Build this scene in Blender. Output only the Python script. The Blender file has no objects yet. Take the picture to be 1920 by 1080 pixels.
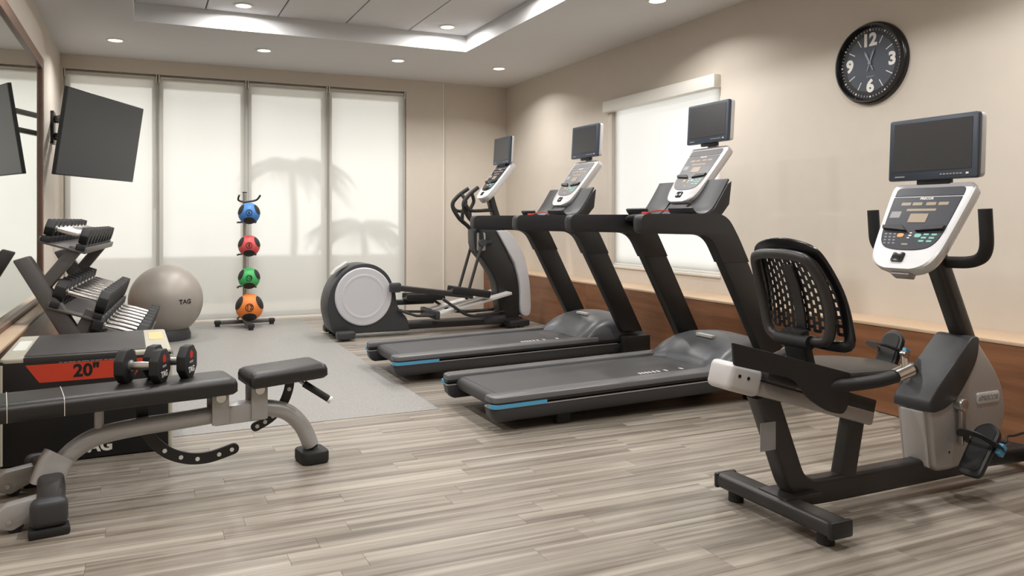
import bpy, bmesh, math, random
from mathutils import Vector, Matrix
random.seed(7)
scene = bpy.context.scene
COL = scene.collection
PI = math.pi

# ---------------------------------------------------------------- camera
CAM_H, F_PX, P_X, P_Y, YAW = 1.2, 1438.5, 896.0, 412.0, math.radians(23.53)
cd = bpy.data.cameras.new('camera'); cam = bpy.data.objects.new('camera', cd); COL.objects.link(cam)
cd.sensor_fit = 'HORIZONTAL'; cd.sensor_width = 36.0; cd.lens = F_PX / 1920 * 36.0
cd.shift_x = (960 - P_X) / 1920; cd.shift_y = (P_Y - 540) / 1920
cd.clip_start = 0.05; cd.clip_end = 200
cam.location = (0, 0, CAM_H); cam.rotation_euler = (PI / 2, 0, -YAW)
scene.camera = cam

# ---------------------------------------------------------------- sky, exposure
world = bpy.data.worlds.new('sky'); scene.world = world; world.use_nodes = True
bg = world.node_tree.nodes['Background']
bg.inputs['Color'].default_value = (1.0, 0.98, 0.945, 1); bg.inputs['Strength'].default_value = 2.5
vs = scene.view_settings
vs.view_transform = 'Standard'; vs.look = 'None'; vs.gamma = 1.0; vs.use_curve_mapping = False
vs.exposure = 0.0
LAMP_W = 14.0
TRAY_W = 20.0
scene.cycles.use_denoising = True
scene.cycles.max_bounces = 8; scene.cycles.diffuse_bounces = 5; scene.cycles.glossy_bounces = 4
scene.cycles.transmission_bounces = 6; scene.cycles.transparent_max_bounces = 8
scene.cycles.sample_clamp_indirect = 6.0; scene.cycles.caustics_reflective = False; scene.cycles.caustics_refractive = False

# ---------------------------------------------------------------- materials
def S(r, g, b):
    f = lambda v: ((v / 255 + 0.055) / 1.055) ** 2.4 if v / 255 > 0.04045 else v / 255 / 12.92
    return (f(r), f(g), f(b), 1)

MATS = {}
def mat(name, col, rough=0.5, metal=0.0, spec=0.5, noise=0.0, nscale=60.0, bump=0.0, bscale=200.0, coat=0.0, sheen=0.0):
    m = bpy.data.materials.new(name); m.use_nodes = True
    nt = m.node_tree; p = nt.nodes['Principled BSDF']
    p.inputs['Base Color'].default_value = col; p.inputs['Roughness'].default_value = rough
    p.inputs['Metallic'].default_value = metal; p.inputs['Specular IOR Level'].default_value = spec
    if coat: p.inputs['Coat Weight'].default_value = coat; p.inputs['Coat Roughness'].default_value = 0.12
    tc = None
    if noise or bump:
        tc = nt.nodes.new('ShaderNodeTexCoord')
    if noise:
        n = nt.nodes.new('ShaderNodeTexNoise'); n.inputs['Scale'].default_value = nscale; n.inputs['Detail'].default_value = 4
        nt.links.new(tc.outputs['Object'], n.inputs['Vector'])
        mx = nt.nodes.new('ShaderNodeMix'); mx.data_type = 'RGBA'
        a = tuple(c * (1 - noise) for c in col[:3]) + (1,); b = tuple(min(1, c * (1 + noise)) for c in col[:3]) + (1,)
        mx.inputs[6].default_value = a; mx.inputs[7].default_value = b
        nt.links.new(n.outputs['Fac'], mx.inputs[0]); nt.links.new(mx.outputs[2], p.inputs['Base Color'])
    if bump:
        n2 = nt.nodes.new('ShaderNodeTexNoise'); n2.inputs['Scale'].default_value = bscale; n2.inputs['Detail'].default_value = 3
        nt.links.new(tc.outputs['Object'], n2.inputs['Vector'])
        bp = nt.nodes.new('ShaderNodeBump'); bp.inputs['Strength'].default_value = bump; bp.inputs['Distance'].default_value = 0.002
        nt.links.new(n2.outputs['Fac'], bp.inputs['Height']); nt.links.new(bp.outputs['Normal'], p.inputs['Normal'])
    MATS[name] = m
    return m

mat('wall_paint', S(210, 201, 189), 0.75, noise=0.03, nscale=8, bump=0.15, bscale=350)
mat('ceiling_paint', S(214, 214, 215), 0.85, bump=0.1, bscale=300)
mat('ceiling_panel', S(216, 216, 217), 0.8, noise=0.03, nscale=150)
mat('groove_dark', S(90, 88, 86), 0.9)
mat('subfloor', S(112, 102, 92), 0.8)
mat('white_trim', S(225, 222, 214), 0.5, noise=0.02)
mat('ledge_top', S(204, 178, 150), 0.42, noise=0.06, nscale=30)
mat('frame_grey', S(196, 194, 188), 0.5, noise=0.03)
mat('black_rubber', S(30, 30, 31), 0.62, noise=0.15, nscale=90, bump=0.15)
mat('black_plastic', S(33, 33, 35), 0.42, noise=0.08, nscale=120, bump=0.08, bscale=600)
mat('black_gloss', S(22, 22, 24), 0.22, noise=0.05)
mat('dark_plastic', S(54, 55, 58), 0.45, noise=0.06, nscale=100, bump=0.08, bscale=500)
mat('charcoal_metal', S(62, 60, 60), 0.4, metal=0.35, noise=0.05)
mat('rack_metal', S(106, 102, 101), 0.42, metal=0.3, noise=0.06, nscale=40)
mat('tread_black', S(28, 27, 27), 0.45, noise=0.06, nscale=100, bump=0.06, bscale=500)
mat('belt', S(66, 66, 68), 0.5, noise=0.12, nscale=260, bump=0.2, bscale=700)
mat('rail_grey', S(96, 96, 98), 0.38, noise=0.05, nscale=120)
mat('hood_grey', S(92, 94, 98), 0.35, noise=0.05, nscale=120)
mat('silver_paint', S(172, 168, 166), 0.38, metal=0.3, noise=0.03)
mat('silver_light', S(205, 203, 203), 0.35, metal=0.1, noise=0.02)
mat('bench_silver', S(172, 171, 170), 0.36, metal=0.25, noise=0.04)
mat('chrome', S(225, 223, 220), 0.16, metal=1.0, noise=0.02)
mat('brushed', S(190, 188, 184), 0.3, metal=0.9, noise=0.05, nscale=200)
mat('white_plastic', S(232, 233, 236), 0.32, noise=0.015, coat=0.2)
mat('blue_accent', S(82, 160, 200), 0.4, noise=0.03)
mat('navy_panel', S(46, 49, 58), 0.35, noise=0.05)
mat('screen', S(58, 58, 60), 0.28, spec=0.6, noise=0.05)  # base grey raised to stand in for room reflections
mat('tv_screen', S(52, 52, 55), 0.3, spec=0.5, noise=0.03)
mat('grey_panel', S(104, 104, 107), 0.4, noise=0.05)
mat('bezel', S(62, 70, 82), 0.35, noise=0.05)
mat('amber_glass', S(160, 146, 128), 0.3, noise=0.05)
mat('amber', S(214, 160, 96), 0.4, noise=0.03)
mat('teal', S(128, 190, 178), 0.4, noise=0.03)
mat('print_white', S(232, 230, 226), 0.5, noise=0.02)
mat('print_grey', S(150, 150, 152), 0.5, noise=0.02)
mat('print_black', S(22, 20, 22), 0.5, noise=0.05)
mat('print_red', S(196, 48, 36), 0.5, noise=0.05)
mat('vinyl', S(36, 34, 34), 0.36, noise=0.12, nscale=40, bump=0.25, bscale=420)
mat('stitch', S(196, 192, 184), 0.7, noise=0.05)
mat('box_black', S(16, 16, 18), 0.5, noise=0.15, nscale=40)
mat('box_top', S(50, 47, 46), 0.5, noise=0.1, nscale=80)
mat('box_edge', S(186, 182, 166), 0.35, noise=0.08, nscale=20)
mat('box_red', S(206, 66, 42), 0.5, noise=0.05, nscale=20)
mat('sticker_tan', S(226, 196, 140), 0.5, noise=0.06, nscale=50)
mat('patch_white', S(228, 230, 222), 0.25, noise=0.05, nscale=50)
mat('ball_silver', S(162, 155, 147), 0.46, metal=0.2, noise=0.03, nscale=6)
mat('ball_blue', S(70, 130, 200), 0.5, noise=0.06)
mat('ball_red', S(220, 84, 84), 0.5, noise=0.06)
mat('ball_green', S(66, 178, 98), 0.5, noise=0.06)
mat('ball_orange', S(240, 134, 58), 0.5, noise=0.06)
mat('clock_face', S(62, 68, 80), 0.45, noise=0.08, nscale=20)
mat('hand_grey', S(136, 144, 156), 0.4, noise=0.04)
mat('mirror_frame', S(122, 94, 80), 0.45, noise=0.2, nscale=30)
mat('tower_silver', S(196, 196, 200), 0.4, noise=0.02)
mat('disc_grey', S(206, 206, 211), 0.4, noise=0.015)
mat('terrace', S(225, 220, 210), 0.8, noise=0.06, nscale=3)
mat('parapet', S(170, 168, 164), 0.8, noise=0.05, nscale=4)
mat('soffit', S(150, 148, 142), 0.8, noise=0.04)
mat('palm_leaf', S(70, 82, 58), 0.7, noise=0.15, nscale=10)
mat('palm_trunk', S(130, 116, 98), 0.8, noise=0.2, nscale=20)

def mirror_mat():
    m = bpy.data.materials.new('mirror_glass'); m.use_nodes = True
    p = m.node_tree.nodes['Principled BSDF']
    p.inputs['Base Color'].default_value = (0.86, 0.91, 0.88, 1); p.inputs['Metallic'].default_value = 1.0; p.inputs['Roughness'].default_value = 0.015
    MATS['mirror_glass'] = m
mirror_mat()

def blind_mat(name, col, open_fac, trans):
    """screen cloth: diffuse weave, light scattered through it and a share of blurred see-through."""
    m = bpy.data.materials.new(name); m.use_nodes = True; nt = m.node_tree; N = nt.nodes; L = nt.links
    N.remove(N['Principled BSDF']); out = N['Material Output']
    d = N.new('ShaderNodeBsdfDiffuse'); d.inputs['Color'].default_value = col
    t = N.new('ShaderNodeBsdfTranslucent'); t.inputs['Color'].default_value = col
    r = N.new('ShaderNodeBsdfRefraction'); r.inputs['IOR'].default_value = 1.05; r.inputs['Roughness'].default_value = 0.4
    r.inputs['Color'].default_value = (1, 0.99, 0.96, 1)
    a = N.new('ShaderNodeMixShader'); a.inputs[0].default_value = trans
    b = N.new('ShaderNodeMixShader'); b.inputs[0].default_value = open_fac
    tc = N.new('ShaderNodeTexCoord'); w = N.new('ShaderNodeTexNoise'); w.inputs['Scale'].default_value = 400
    bp = N.new('ShaderNodeBump'); bp.inputs['Strength'].default_value = 0.05; bp.inputs['Distance'].default_value = 0.001
    L.new(tc.outputs['Object'], w.inputs['Vector']); L.new(w.outputs['Fac'], bp.inputs['Height']); L.new(bp.outputs['Normal'], d.inputs['Normal'])
    L.new(d.outputs[0], a.inputs[1]); L.new(t.outputs[0], a.inputs[2]); L.new(a.outputs[0], b.inputs[1]); L.new(r.outputs[0], b.inputs[2])
    L.new(b.outputs[0], out.inputs['Surface']); MATS[name] = m
blind_mat('screen_cloth', (0.88, 0.87, 0.83, 1), 0.14, 0.5)
blind_mat('white_cloth', (0.9, 0.9, 0.88, 1), 0.04, 0.62)

def pane_mat():
    m = bpy.data.materials.new('window_pane'); m.use_nodes = True; nt = m.node_tree; N = nt.nodes; L = nt.links
    N.remove(N['Principled BSDF']); out = N['Material Output']
    t = N.new('ShaderNodeBsdfTransparent'); t.inputs['Color'].default_value = (0.97, 0.975, 0.97, 1)
    g = N.new('ShaderNodeBsdfGlossy'); g.inputs['Roughness'].default_value = 0.02
    fr = N.new('ShaderNodeFresnel'); fr.inputs['IOR'].default_value = 1.3
    mx = N.new('ShaderNodeMixShader'); L.new(fr.outputs[0], mx.inputs[0]); L.new(t.outputs[0], mx.inputs[1]); L.new(g.outputs[0], mx.inputs[2])
    L.new(mx.outputs[0], out.inputs['Surface']); MATS['window_pane'] = m
pane_mat()

def wood_mat(name, dark, light, axis_scale, rough, rand=0.0, coat=0.0, scale=1.0):
    """streaky wood: noise stretched along one axis; tone varies from piece to piece."""
    m = bpy.data.materials.new(name); m.use_nodes = True; nt = m.node_tree; N = nt.nodes; L = nt.links
    p = N['Principled BSDF']; p.inputs['Roughness'].default_value = rough
    if coat: p.inputs['Coat Weight'].default_value = coat; p.inputs['Coat Roughness'].default_value = 0.2
    tc = N.new('ShaderNodeTexCoord'); oi = N.new('ShaderNodeObjectInfo')
    mul = N.new('ShaderNodeVectorMath'); mul.operation = 'SCALE'; mul.inputs[0].default_value = (37.0, 91.0, 53.0)
    L.new(oi.outputs['Random'], mul.inputs['Scale'])
    add = N.new('ShaderNodeVectorMath'); add.operation = 'ADD'; L.new(tc.outputs['Object'], add.inputs[0]); L.new(mul.outputs[0], add.inputs[1])
    mp = N.new('ShaderNodeMapping'); mp.inputs['Scale'].default_value = axis_scale; L.new(add.outputs[0], mp.inputs['Vector'])
    n = N.new('ShaderNodeTexNoise'); n.inputs['Scale'].default_value = scale; n.inputs['Detail'].default_value = 5; n.inputs['Roughness'].default_value = 0.6
    L.new(mp.outputs[0], n.inputs['Vector'])
    cr = N.new('ShaderNodeValToRGB'); cr.color_ramp.elements[0].position = 0.34; cr.color_ramp.elements[0].color = dark
    cr.color_ramp.elements[1].position = 0.66; cr.color_ramp.elements[1].color = light
    L.new(n.outputs['Fac'], cr.inputs['Fac'])
    if rand:
        mr = N.new('ShaderNodeMapRange'); mr.inputs['To Min'].default_value = 1 - rand; mr.inputs['To Max'].default_value = 1 + rand
        L.new(oi.outputs['Random'], mr.inputs['Value'])
        hs = N.new('ShaderNodeHueSaturation'); L.new(mr.outputs[0], hs.inputs['Value']); L.new(cr.outputs[0], hs.inputs['Color'])
        L.new(hs.outputs[0], p.inputs['Base Color'])
    else:
        L.new(cr.outputs[0], p.inputs['Base Color'])
    bp = N.new('ShaderNodeBump'); bp.inputs['Strength'].default_value = 0.08; bp.inputs['Distance'].default_value = 0.001
    L.new(n.outputs['Fac'], bp.inputs['Height']); L.new(bp.outputs['Normal'], p.inputs['Normal'])
    MATS[name] = m
wood_mat('plank_wood', S(108, 99, 89), S(174, 166, 154), (0.7, 24, 24), 0.33, rand=0.10)
wood_mat('panel_wood', S(108, 70, 44), S(146, 99, 68), (14, 0.7, 9), 0.42, scale=1.2, coat=0.15)

def mat_floor():
    """rubber gym flooring: grey with fine lighter and darker flecks."""
    m = mat('rubber_grey', S(158, 156, 152), 0.55)
    nt = m.node_tree; N = nt.nodes; L = nt.links; p = N['Principled BSDF']
    tc = N.new('ShaderNodeTexCoord'); n = N.new('ShaderNodeTexNoise'); n.inputs['Scale'].default_value = 160; n.inputs['Detail'].default_value = 3
    L.new(tc.outputs['Object'], n.inputs['Vector'])
    cr = N.new('ShaderNodeValToRGB'); cr.color_ramp.elements[0].position = 0.35; cr.color_ramp.elements[0].color = S(136, 134, 131)
    cr.color_ramp.elements[1].position = 0.68; cr.color_ramp.elements[1].color = S(162, 160, 156)
    L.new(n.outputs['Fac'], cr.inputs['Fac']); L.new(cr.outputs[0], p.inputs['Base Color'])
mat_floor()

def emit_mat(name, col, strength):
    m = bpy.data.materials.new(name); m.use_nodes = True; nt = m.node_tree; N = nt.nodes
    N.remove(N['Principled BSDF']); e = N.new('ShaderNodeEmission'); e.inputs['Color'].default_value = col; e.inputs['Strength'].default_value = strength
    nt.links.new(e.outputs[0], N['Material Output'].inputs['Surface']); MATS[name] = m
emit_mat('lamp_lens', (1, 0.95, 0.86, 1), 4.0)

# ---------------------------------------------------------------- mesh helpers
def V(*a): return Vector(a)

def spline(pts, n=8, closed=False):
    """Catmull-Rom through the points."""
    P = [Vector(p) for p in pts]; out = []; m = len(P)
    rng = range(m) if closed else range(m - 1)
    for i in rng:
        if closed: a, b, c, d = P[(i - 1) % m], P[i], P[(i + 1) % m], P[(i + 2) % m]
        else: a, b, c, d = P[max(i - 1, 0)], P[i], P[i + 1], P[min(i + 2, m - 1)]
        for k in range(n):
            t = k / n
            out.append(0.5 * ((2 * b) + (c - a) * t + (2 * a - 5 * b + 4 * c - d) * t * t + (3 * b - a - 3 * c + d) * t ** 3))
    if not closed: out.append(P[-1])
    return out

def fillet(pts, r, n=6):
    """round the inner corners of a polyline."""
    P = [Vector(p) for p in pts]; out = [P[0]]
    for i in range(1, len(P) - 1):
        a, b, c = P[i - 1], P[i], P[i + 1]
        d1 = (a - b); d2 = (c - b); rr = min(r, d1.length * 0.49, d2.length * 0.49)
        s, e = b + d1.normalized() * rr, b + d2.normalized() * rr
        for k in range(n + 1):
            t = k / n; out.append(s * (1 - t) ** 2 + b * 2 * t * (1 - t) + e * t * t)
    out.append(P[-1]); return out

def round_poly(pts, r, n=5):
    """rounded corners of a closed 2D outline."""
    P = [Vector((p[0], p[1])) for p in pts]; out = []; m = len(P)
    for i in range(m):
        a, b, c = P[i - 1], P[i], P[(i + 1) % m]
        ri = r[i] if isinstance(r, (list, tuple)) else r
        d1 = a - b; d2 = c - b; rr = min(ri, d1.length * 0.48, d2.length * 0.48)
        if rr < 1e-5: out.append((b.x, b.y)); continue
        s, e = b + d1.normalized() * rr, b + d2.normalized() * rr
        for k in range(n + 1):
            t = k / n; q = s * (1 - t) ** 2 + b * 2 * t * (1 - t) + e * t * t; out.append((q.x, q.y))
    return out

def rect(w, h, r=0.0, n=4):
    p = [(-w / 2, -h / 2), (w / 2, -h / 2), (w / 2, h / 2), (-w / 2, h / 2)]
    return round_poly(p, r, n) if r else p

def circ(r, n=14, ry=None):
    ry = ry or r
    return [(r * math.cos(2 * PI * k / n), ry * math.sin(2 * PI * k / n)) for k in range(n)]

class MB:
    def __init__(self): self.bm = bmesh.new()
    def _add(self, verts, faces, M=None, bev=0.0, seg=2):
        vs_ = [self.bm.verts.new(M @ Vector(v) if M else Vector(v)) for v in verts]
        fs = []
        for f in faces:
            try: fs.append(self.bm.faces.new([vs_[i] for i in f]))
            except ValueError: pass
        bmesh.ops.recalc_face_normals(self.bm, faces=fs)
        if bev:
            es = set()
            for f in fs:
                for e in f.edges:
                    if len(e.link_faces) == 2 and e.calc_face_angle(0) > 0.6: es.add(e)
            bmesh.ops.bevel(self.bm, geom=list(es), offset=bev, segments=seg, affect='EDGES', profile=0.5, clamp_overlap=True)
        return self
    def box(self, x0, x1, y0, y1, z0, z1, M=None, bev=0.0, seg=2):
        v = [(x0, y0, z0), (x1, y0, z0), (x1, y1, z0), (x0, y1, z0), (x0, y0, z1), (x1, y0, z1), (x1, y1, z1), (x0, y1, z1)]
        f = [(0, 3, 2, 1), (4, 5, 6, 7), (0, 1, 5, 4), (1, 2, 6, 5), (2, 3, 7, 6), (3, 0, 4, 7)]
        return self._add(v, f, M, bev, seg)
    def loft(self, secs, caps=True, closed=False, M=None, bev=0.0):
        v = []; f = []; n = len(secs[0])
        for s in secs: v += [tuple(p) for p in s]
        m = len(secs)
        for i in range(m if closed else m - 1):
            j = (i + 1) % m
            for k in range(n):
                l = (k + 1) % n; f.append((i * n + k, i * n + l, j * n + l, j * n + k))
        if caps and not closed:
            f.append(tuple(range(n - 1, -1, -1))); f.append(tuple((m - 1) * n + k for k in range(n)))
        return self._add(v, f, M, bev)
    def prism(self, out, plane, a, b, M=None, bev=0.0, seg=2):
        """extrude a 2D outline: plane 'xz' (a, b along y), 'xy' (along z), 'yz' (along x)."""
        def p3(p, t):
            return (p[0], t, p[1]) if plane == 'xz' else (p[0], p[1], t) if plane == 'xy' else (t, p[0], p[1])
        n = len(out); v = [p3(p, a) for p in out] + [p3(p, b) for p in out]
        f = [tuple(range(n - 1, -1, -1)), tuple(range(n, 2 * n))] + [(k, (k + 1) % n, n + (k + 1) % n, n + k) for k in range(n)]
        return self._add(v, f, M, bev, seg)
    def cyl(self, p0, p1, r, r2=None, n=16, bev=0.0):
        p0, p1 = Vector(p0), Vector(p1); r2 = r if r2 is None else r2
        d = (p1 - p0).normalized(); u = d.orthogonal().normalized(); w = d.cross(u)
        s = [[p + (u * math.cos(2 * PI * k / n) + w * math.sin(2 * PI * k / n)) * q for k in range(n)] for p, q in ((p0, r), (p1, r2))]
        return self.loft(s, bev=bev)
    def sweep(self, pts, prof, up=(0, 0, 1), closed=False, scales=None, caps=True):
        P = [Vector(p) for p in pts]; secs = []; m = len(P); up = Vector(up); last = None
        for i in range(m):
            if closed: d = P[(i + 1) % m] - P[i - 1]
            else: d = P[min(i + 1, m - 1)] - P[max(i - 1, 0)]
            d.normalize(); side = d.cross(up)
            if side.length < 1e-4: side = last if last else d.orthogonal()
            side.normalize(); last = side; nrm = side.cross(d).normalized(); k = scales[i] if scales else 1.0
            secs.append([P[i] + side * (a * k) + nrm * (b * k) for a, b in prof])
        return self.loft(secs, caps=caps, closed=closed)
    def tube(self, pts, r, n=12, up=(0, 0, 1), closed=False, scales=None): return self.sweep(pts, circ(r, n), up, closed, scales)
    def lathe(self, prof, M=None, n=32):
        """profile of (radius, height) turned round local z."""
        secs = [[(r * math.cos(2 * PI * k / n), r * math.sin(2 * PI * k / n), h) for k in range(n)] for r, h in prof]
        return self.loft(secs, M=M)
    def ball(self, c, r, sc=(1, 1, 1), nu=24, nv=14):
        prof = [(math.sin(PI * (i + 0.5 * (i == 0) * 0.2 - 0.1 * (i == nv)) / nv), -math.cos(PI * i / nv)) for i in range(nv + 1)]
        M = Matrix.Translation(c) @ Matrix.Diagonal((r * sc[0], r * sc[1], r * sc[2], 1))
        return self.lathe([(max(a, 0.004), b) for a, b in prof], M=M, n=nu)
    def build(self, name, m, parent=None, angle=38, loc=None):
        me = bpy.data.meshes.new(name); self.bm.to_mesh(me); self.bm.free()
        for p in me.polygons: p.use_smooth = True
        me.set_sharp_from_angle(angle=math.radians(angle))
        me.materials.append(MATS[m]); o = bpy.data.objects.new(name, me); COL.objects.link(o)
        if parent: o.parent = parent
        if loc: o.location = loc
        return o

def thing(name, label, cat, loc=(0, 0, 0), rz=0.0, group=None):
    o = bpy.data.objects.new(name, None); COL.objects.link(o); o.empty_display_size = 0.1
    o.location = loc; o.rotation_euler = (0, 0, rz); return tag(o, label, cat, group)
def tag(o, label, cat, group=None):
    o['label'] = label; o['category'] = cat
    if group: o['group'] = group
    return o
def struct(o, label=None):
    o['kind'] = 'structure'
    if label: o['label'] = label
    return o
def copy_tree(o, parent=None):
    c = o.copy(); COL.objects.link(c); c.parent = parent
    for ch in list(o.children): copy_tree(ch, c)
    return c

def text_mesh(txt, size, bold=0.0, ext=0.001):
    cu = bpy.data.curves.new('t', 'FONT'); cu.body = txt; cu.size = size; cu.offset = bold; cu.extrude = ext
    cu.align_x = 'CENTER'; cu.align_y = 'CENTER'; cu.resolution_u = 3
    ob = bpy.data.objects.new('t', cu); COL.objects.link(ob)
    bpy.context.view_layer.update()
    me = bpy.data.meshes.new_from_object(ob); bpy.data.objects.remove(ob); bpy.data.curves.remove(cu)
    return me
def lettering(name, txt, size, m, parent, M, bold=0.0, ext=0.001):
    """flat letters; M maps text x (right), y (up), z (out of the surface) into the thing."""
    me = text_mesh(txt, size, bold, ext); me.transform(M); me.materials.append(MATS[m]); me.name = name
    o = bpy.data.objects.new(name, me); COL.objects.link(o); o.parent = parent; return o
def frame(o, x, y, z):
    """matrix from origin and three axes."""
    x, y, z = Vector(x), Vector(y), Vector(z)
    return Matrix(((x.x, y.x, z.x, o[0]), (x.y, y.y, z.y, o[1]), (x.z, y.z, z.z, o[2]), (0, 0, 0, 1)))

# ================================================================ the room
XL, XR, YB, YF, ZC = -0.83, 4.54, 9.40, -1.4, 3.0
TRAY = (-0.08, 3.17, 1.0, 7.60, 3.17)          # x0 x1 y0 y1 top of the ceiling recess

# floor slab, planks on it
fl = struct(MB().box(XL - 0.1, XR + 0.1, YF - 0.1, YB + 0.2, -0.08, -0.006).build('floor', 'subfloor'))
PL, PW = 0.92, 0.105
plank_mb = MB().box(0.0003, PL - 0.0003, 0.0003, PW - 0.0003, -0.006, 0.0, bev=0.0006, seg=1)
plank0 = plank_mb.build('plank', 'plank_wood', fl); plank_me = plank0.data
def in_frame(x, y, z=0.0):
    d = x * math.sin(YAW) + y * math.cos(YAW)
    if d < 0.3: return False
    l = x * math.cos(YAW) - y * math.sin(YAW)
    u = P_X + F_PX * l / d; v = P_Y - F_PX * (z - CAM_H) / d
    return -40 < u < 1960 and v < 1130
cells = []; rest = MB()
row = 0; y = YF
while y < YB - 0.01:
    off = random.random() * PL; x = XL - off
    while x < 4.22:
        x0, x1 = max(x, XL), min(x + PL, 4.22)
        under_mat = x1 < 1.70 and y > 4.56
        if x1 - x0 > 0.02 and not under_mat:
            vis = any(in_frame(a, b) for a in (x0, (x0 + x1) / 2, x1) for b in (y, y + PW))
            cells.append((vis, x0, x1, y))
        x += PL
    y += PW
vis_cells = sorted([c for c in cells if c[0]], key=lambda c: c[1] ** 2 + c[3] ** 2)
for i, (_, x0, x1, y) in enumerate(vis_cells[:300]):
    o = plank0 if i == 0 else bpy.data.objects.new('plank', plank_me)
    if i: COL.objects.link(o); o.parent = fl
    o.location = (x0, y, 0); o.scale = ((x1 - x0) / PL, 1, 1)
for c in vis_cells[300:] + [c for c in cells if not c[0]]:
    rest.box(c[1] + 0.0006, c[2] - 0.0006, c[3] + 0.0006, c[3] + PW - 0.0006, -0.006, 0.0)
ro = rest.build('plank_field', 'plank_wood', fl); ro['kind'] = 'stuff'

rubber = MB().box(XL + 0.02, 1.715, 4.55, YB - 0.02, -0.0055, 0.004, bev=0.002).build('rubber_flooring', 'rubber_grey')
tag(rubber, 'large grey speckled rubber gym mat laid under the weights', 'gym mat')

# walls
struct(MB().box(XL - 0.12, XL, YF, YB + 0.2, 0, ZC + 0.3).build('wall_left', 'wall_paint'))
WY0, WY1, WZ0, WZ1 = 5.215, 6.87, 0.72, 2.42
w = MB()
for a in ((YF, WY0, 0, ZC + 0.3), (WY1, YB + 0.2, 0, ZC + 0.3), (WY0, WY1, 0, WZ0), (WY0, WY1, WZ1, ZC + 0.3)):
    w.box(XR, XR + 0.14, a[0], a[1], a[2], a[3])
struct(w.build('wall_right', 'wall_paint'))
BX0, BX1, BZ1 = -0.80, 3.09, 2.845
w = MB()
w.box(XL, BX0, YB, YB + 0.16, 0, ZC + 0.3).box(BX1, 3.60, YB, YB + 0.16, 0, ZC + 0.3).box(BX0, BX1, YB, YB + 0.16, BZ1, ZC + 0.3)
w.box(BX0, BX1, YB, YB + 0.16, -0.02, 0.02)
w.box(3.60, XR, YB + 0.05, YB + 0.16, 0, ZC + 0.3)
struct(w.build('wall_back', 'wall_paint'))
struct(MB().box(3.588, 3.606, YB - 0.006, YB + 0.01, 0, ZC).build('trim_1', 'white_trim'))
struct(MB().box(XL, XR, YF - 0.12, YF, 0, ZC + 0.3).build('wall_front', 'wall_paint'))
tx0, tx1, ty0, ty1, tz = TRAY
c = MB()
c.box(XL, tx0, YF, YB + 0.1, ZC, ZC + 0.3).box(tx1, XR, YF, YB + 0.1, ZC, ZC + 0.3).box(tx0, tx1, YF, ty0, ZC, ZC + 0.3).box(tx0, tx1, ty1, YB + 0.1, ZC, ZC + 0.3)
ceil = struct(c.build('ceiling', 'ceiling_paint'))
MB().box(tx0, tx1, ty0, ty1, tz + 0.012, tz + 0.13).build('recess_backing', 'groove_dark', ceil)
for i in range(-1, 5):
    xa = max(0.53 + 0.665 * i, tx0); xb = min(0.53 + 0.665 * (i + 1), tx1)
    if xb - xa < 0.05: continue
    for k in range(3):
        ya = ty0 + (ty1 - ty0) / 3 * k; yb_ = ty0 + (ty1 - ty0) / 3 * (k + 1)
        MB().box(xa + 0.006, xb - 0.006, ya + 0.002, yb_ - 0.002, tz, tz + 0.02, bev=0.003, seg=1).build('ceiling_panel', 'ceiling_panel', ceil)

# wood fronted ledge along the right wall, and a shallow one under the mirror
LX, LZ = 4.20, 0.556
lg = struct(MB().box(LX + 0.02, XR, YF, YB + 0.05, 0, LZ - 0.02).build('trim_2', 'panel_wood'))
MB().box(LX - 0.004, XR, YF, YB + 0.05, LZ - 0.02, LZ, bev=0.003).build('ledge_cap', 'ledge_top', lg)
y = 6.84 - 2.44 * 4
while y < YB + 0.05:
    a, b = max(y, YF), min(y + 2.44, YB + 0.05)
    if b - a > 0.05: MB().box(LX, LX + 0.02, a + 0.002, b - 0.002, 0.004, LZ - 0.021, bev=0.0015, seg=1).build('wood_panel', 'panel_wood', lg)
    y += 2.44
lg2 = struct(MB().box(XL, -0.71, 4.0, YB, 0, 0.485).build('trim_3', 'panel_wood'))
MB().box(XL, -0.70, 4.0, YB, 0.485, 0.505, bev=0.003).build('ledge_cap', 'ledge_top', lg2)

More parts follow.
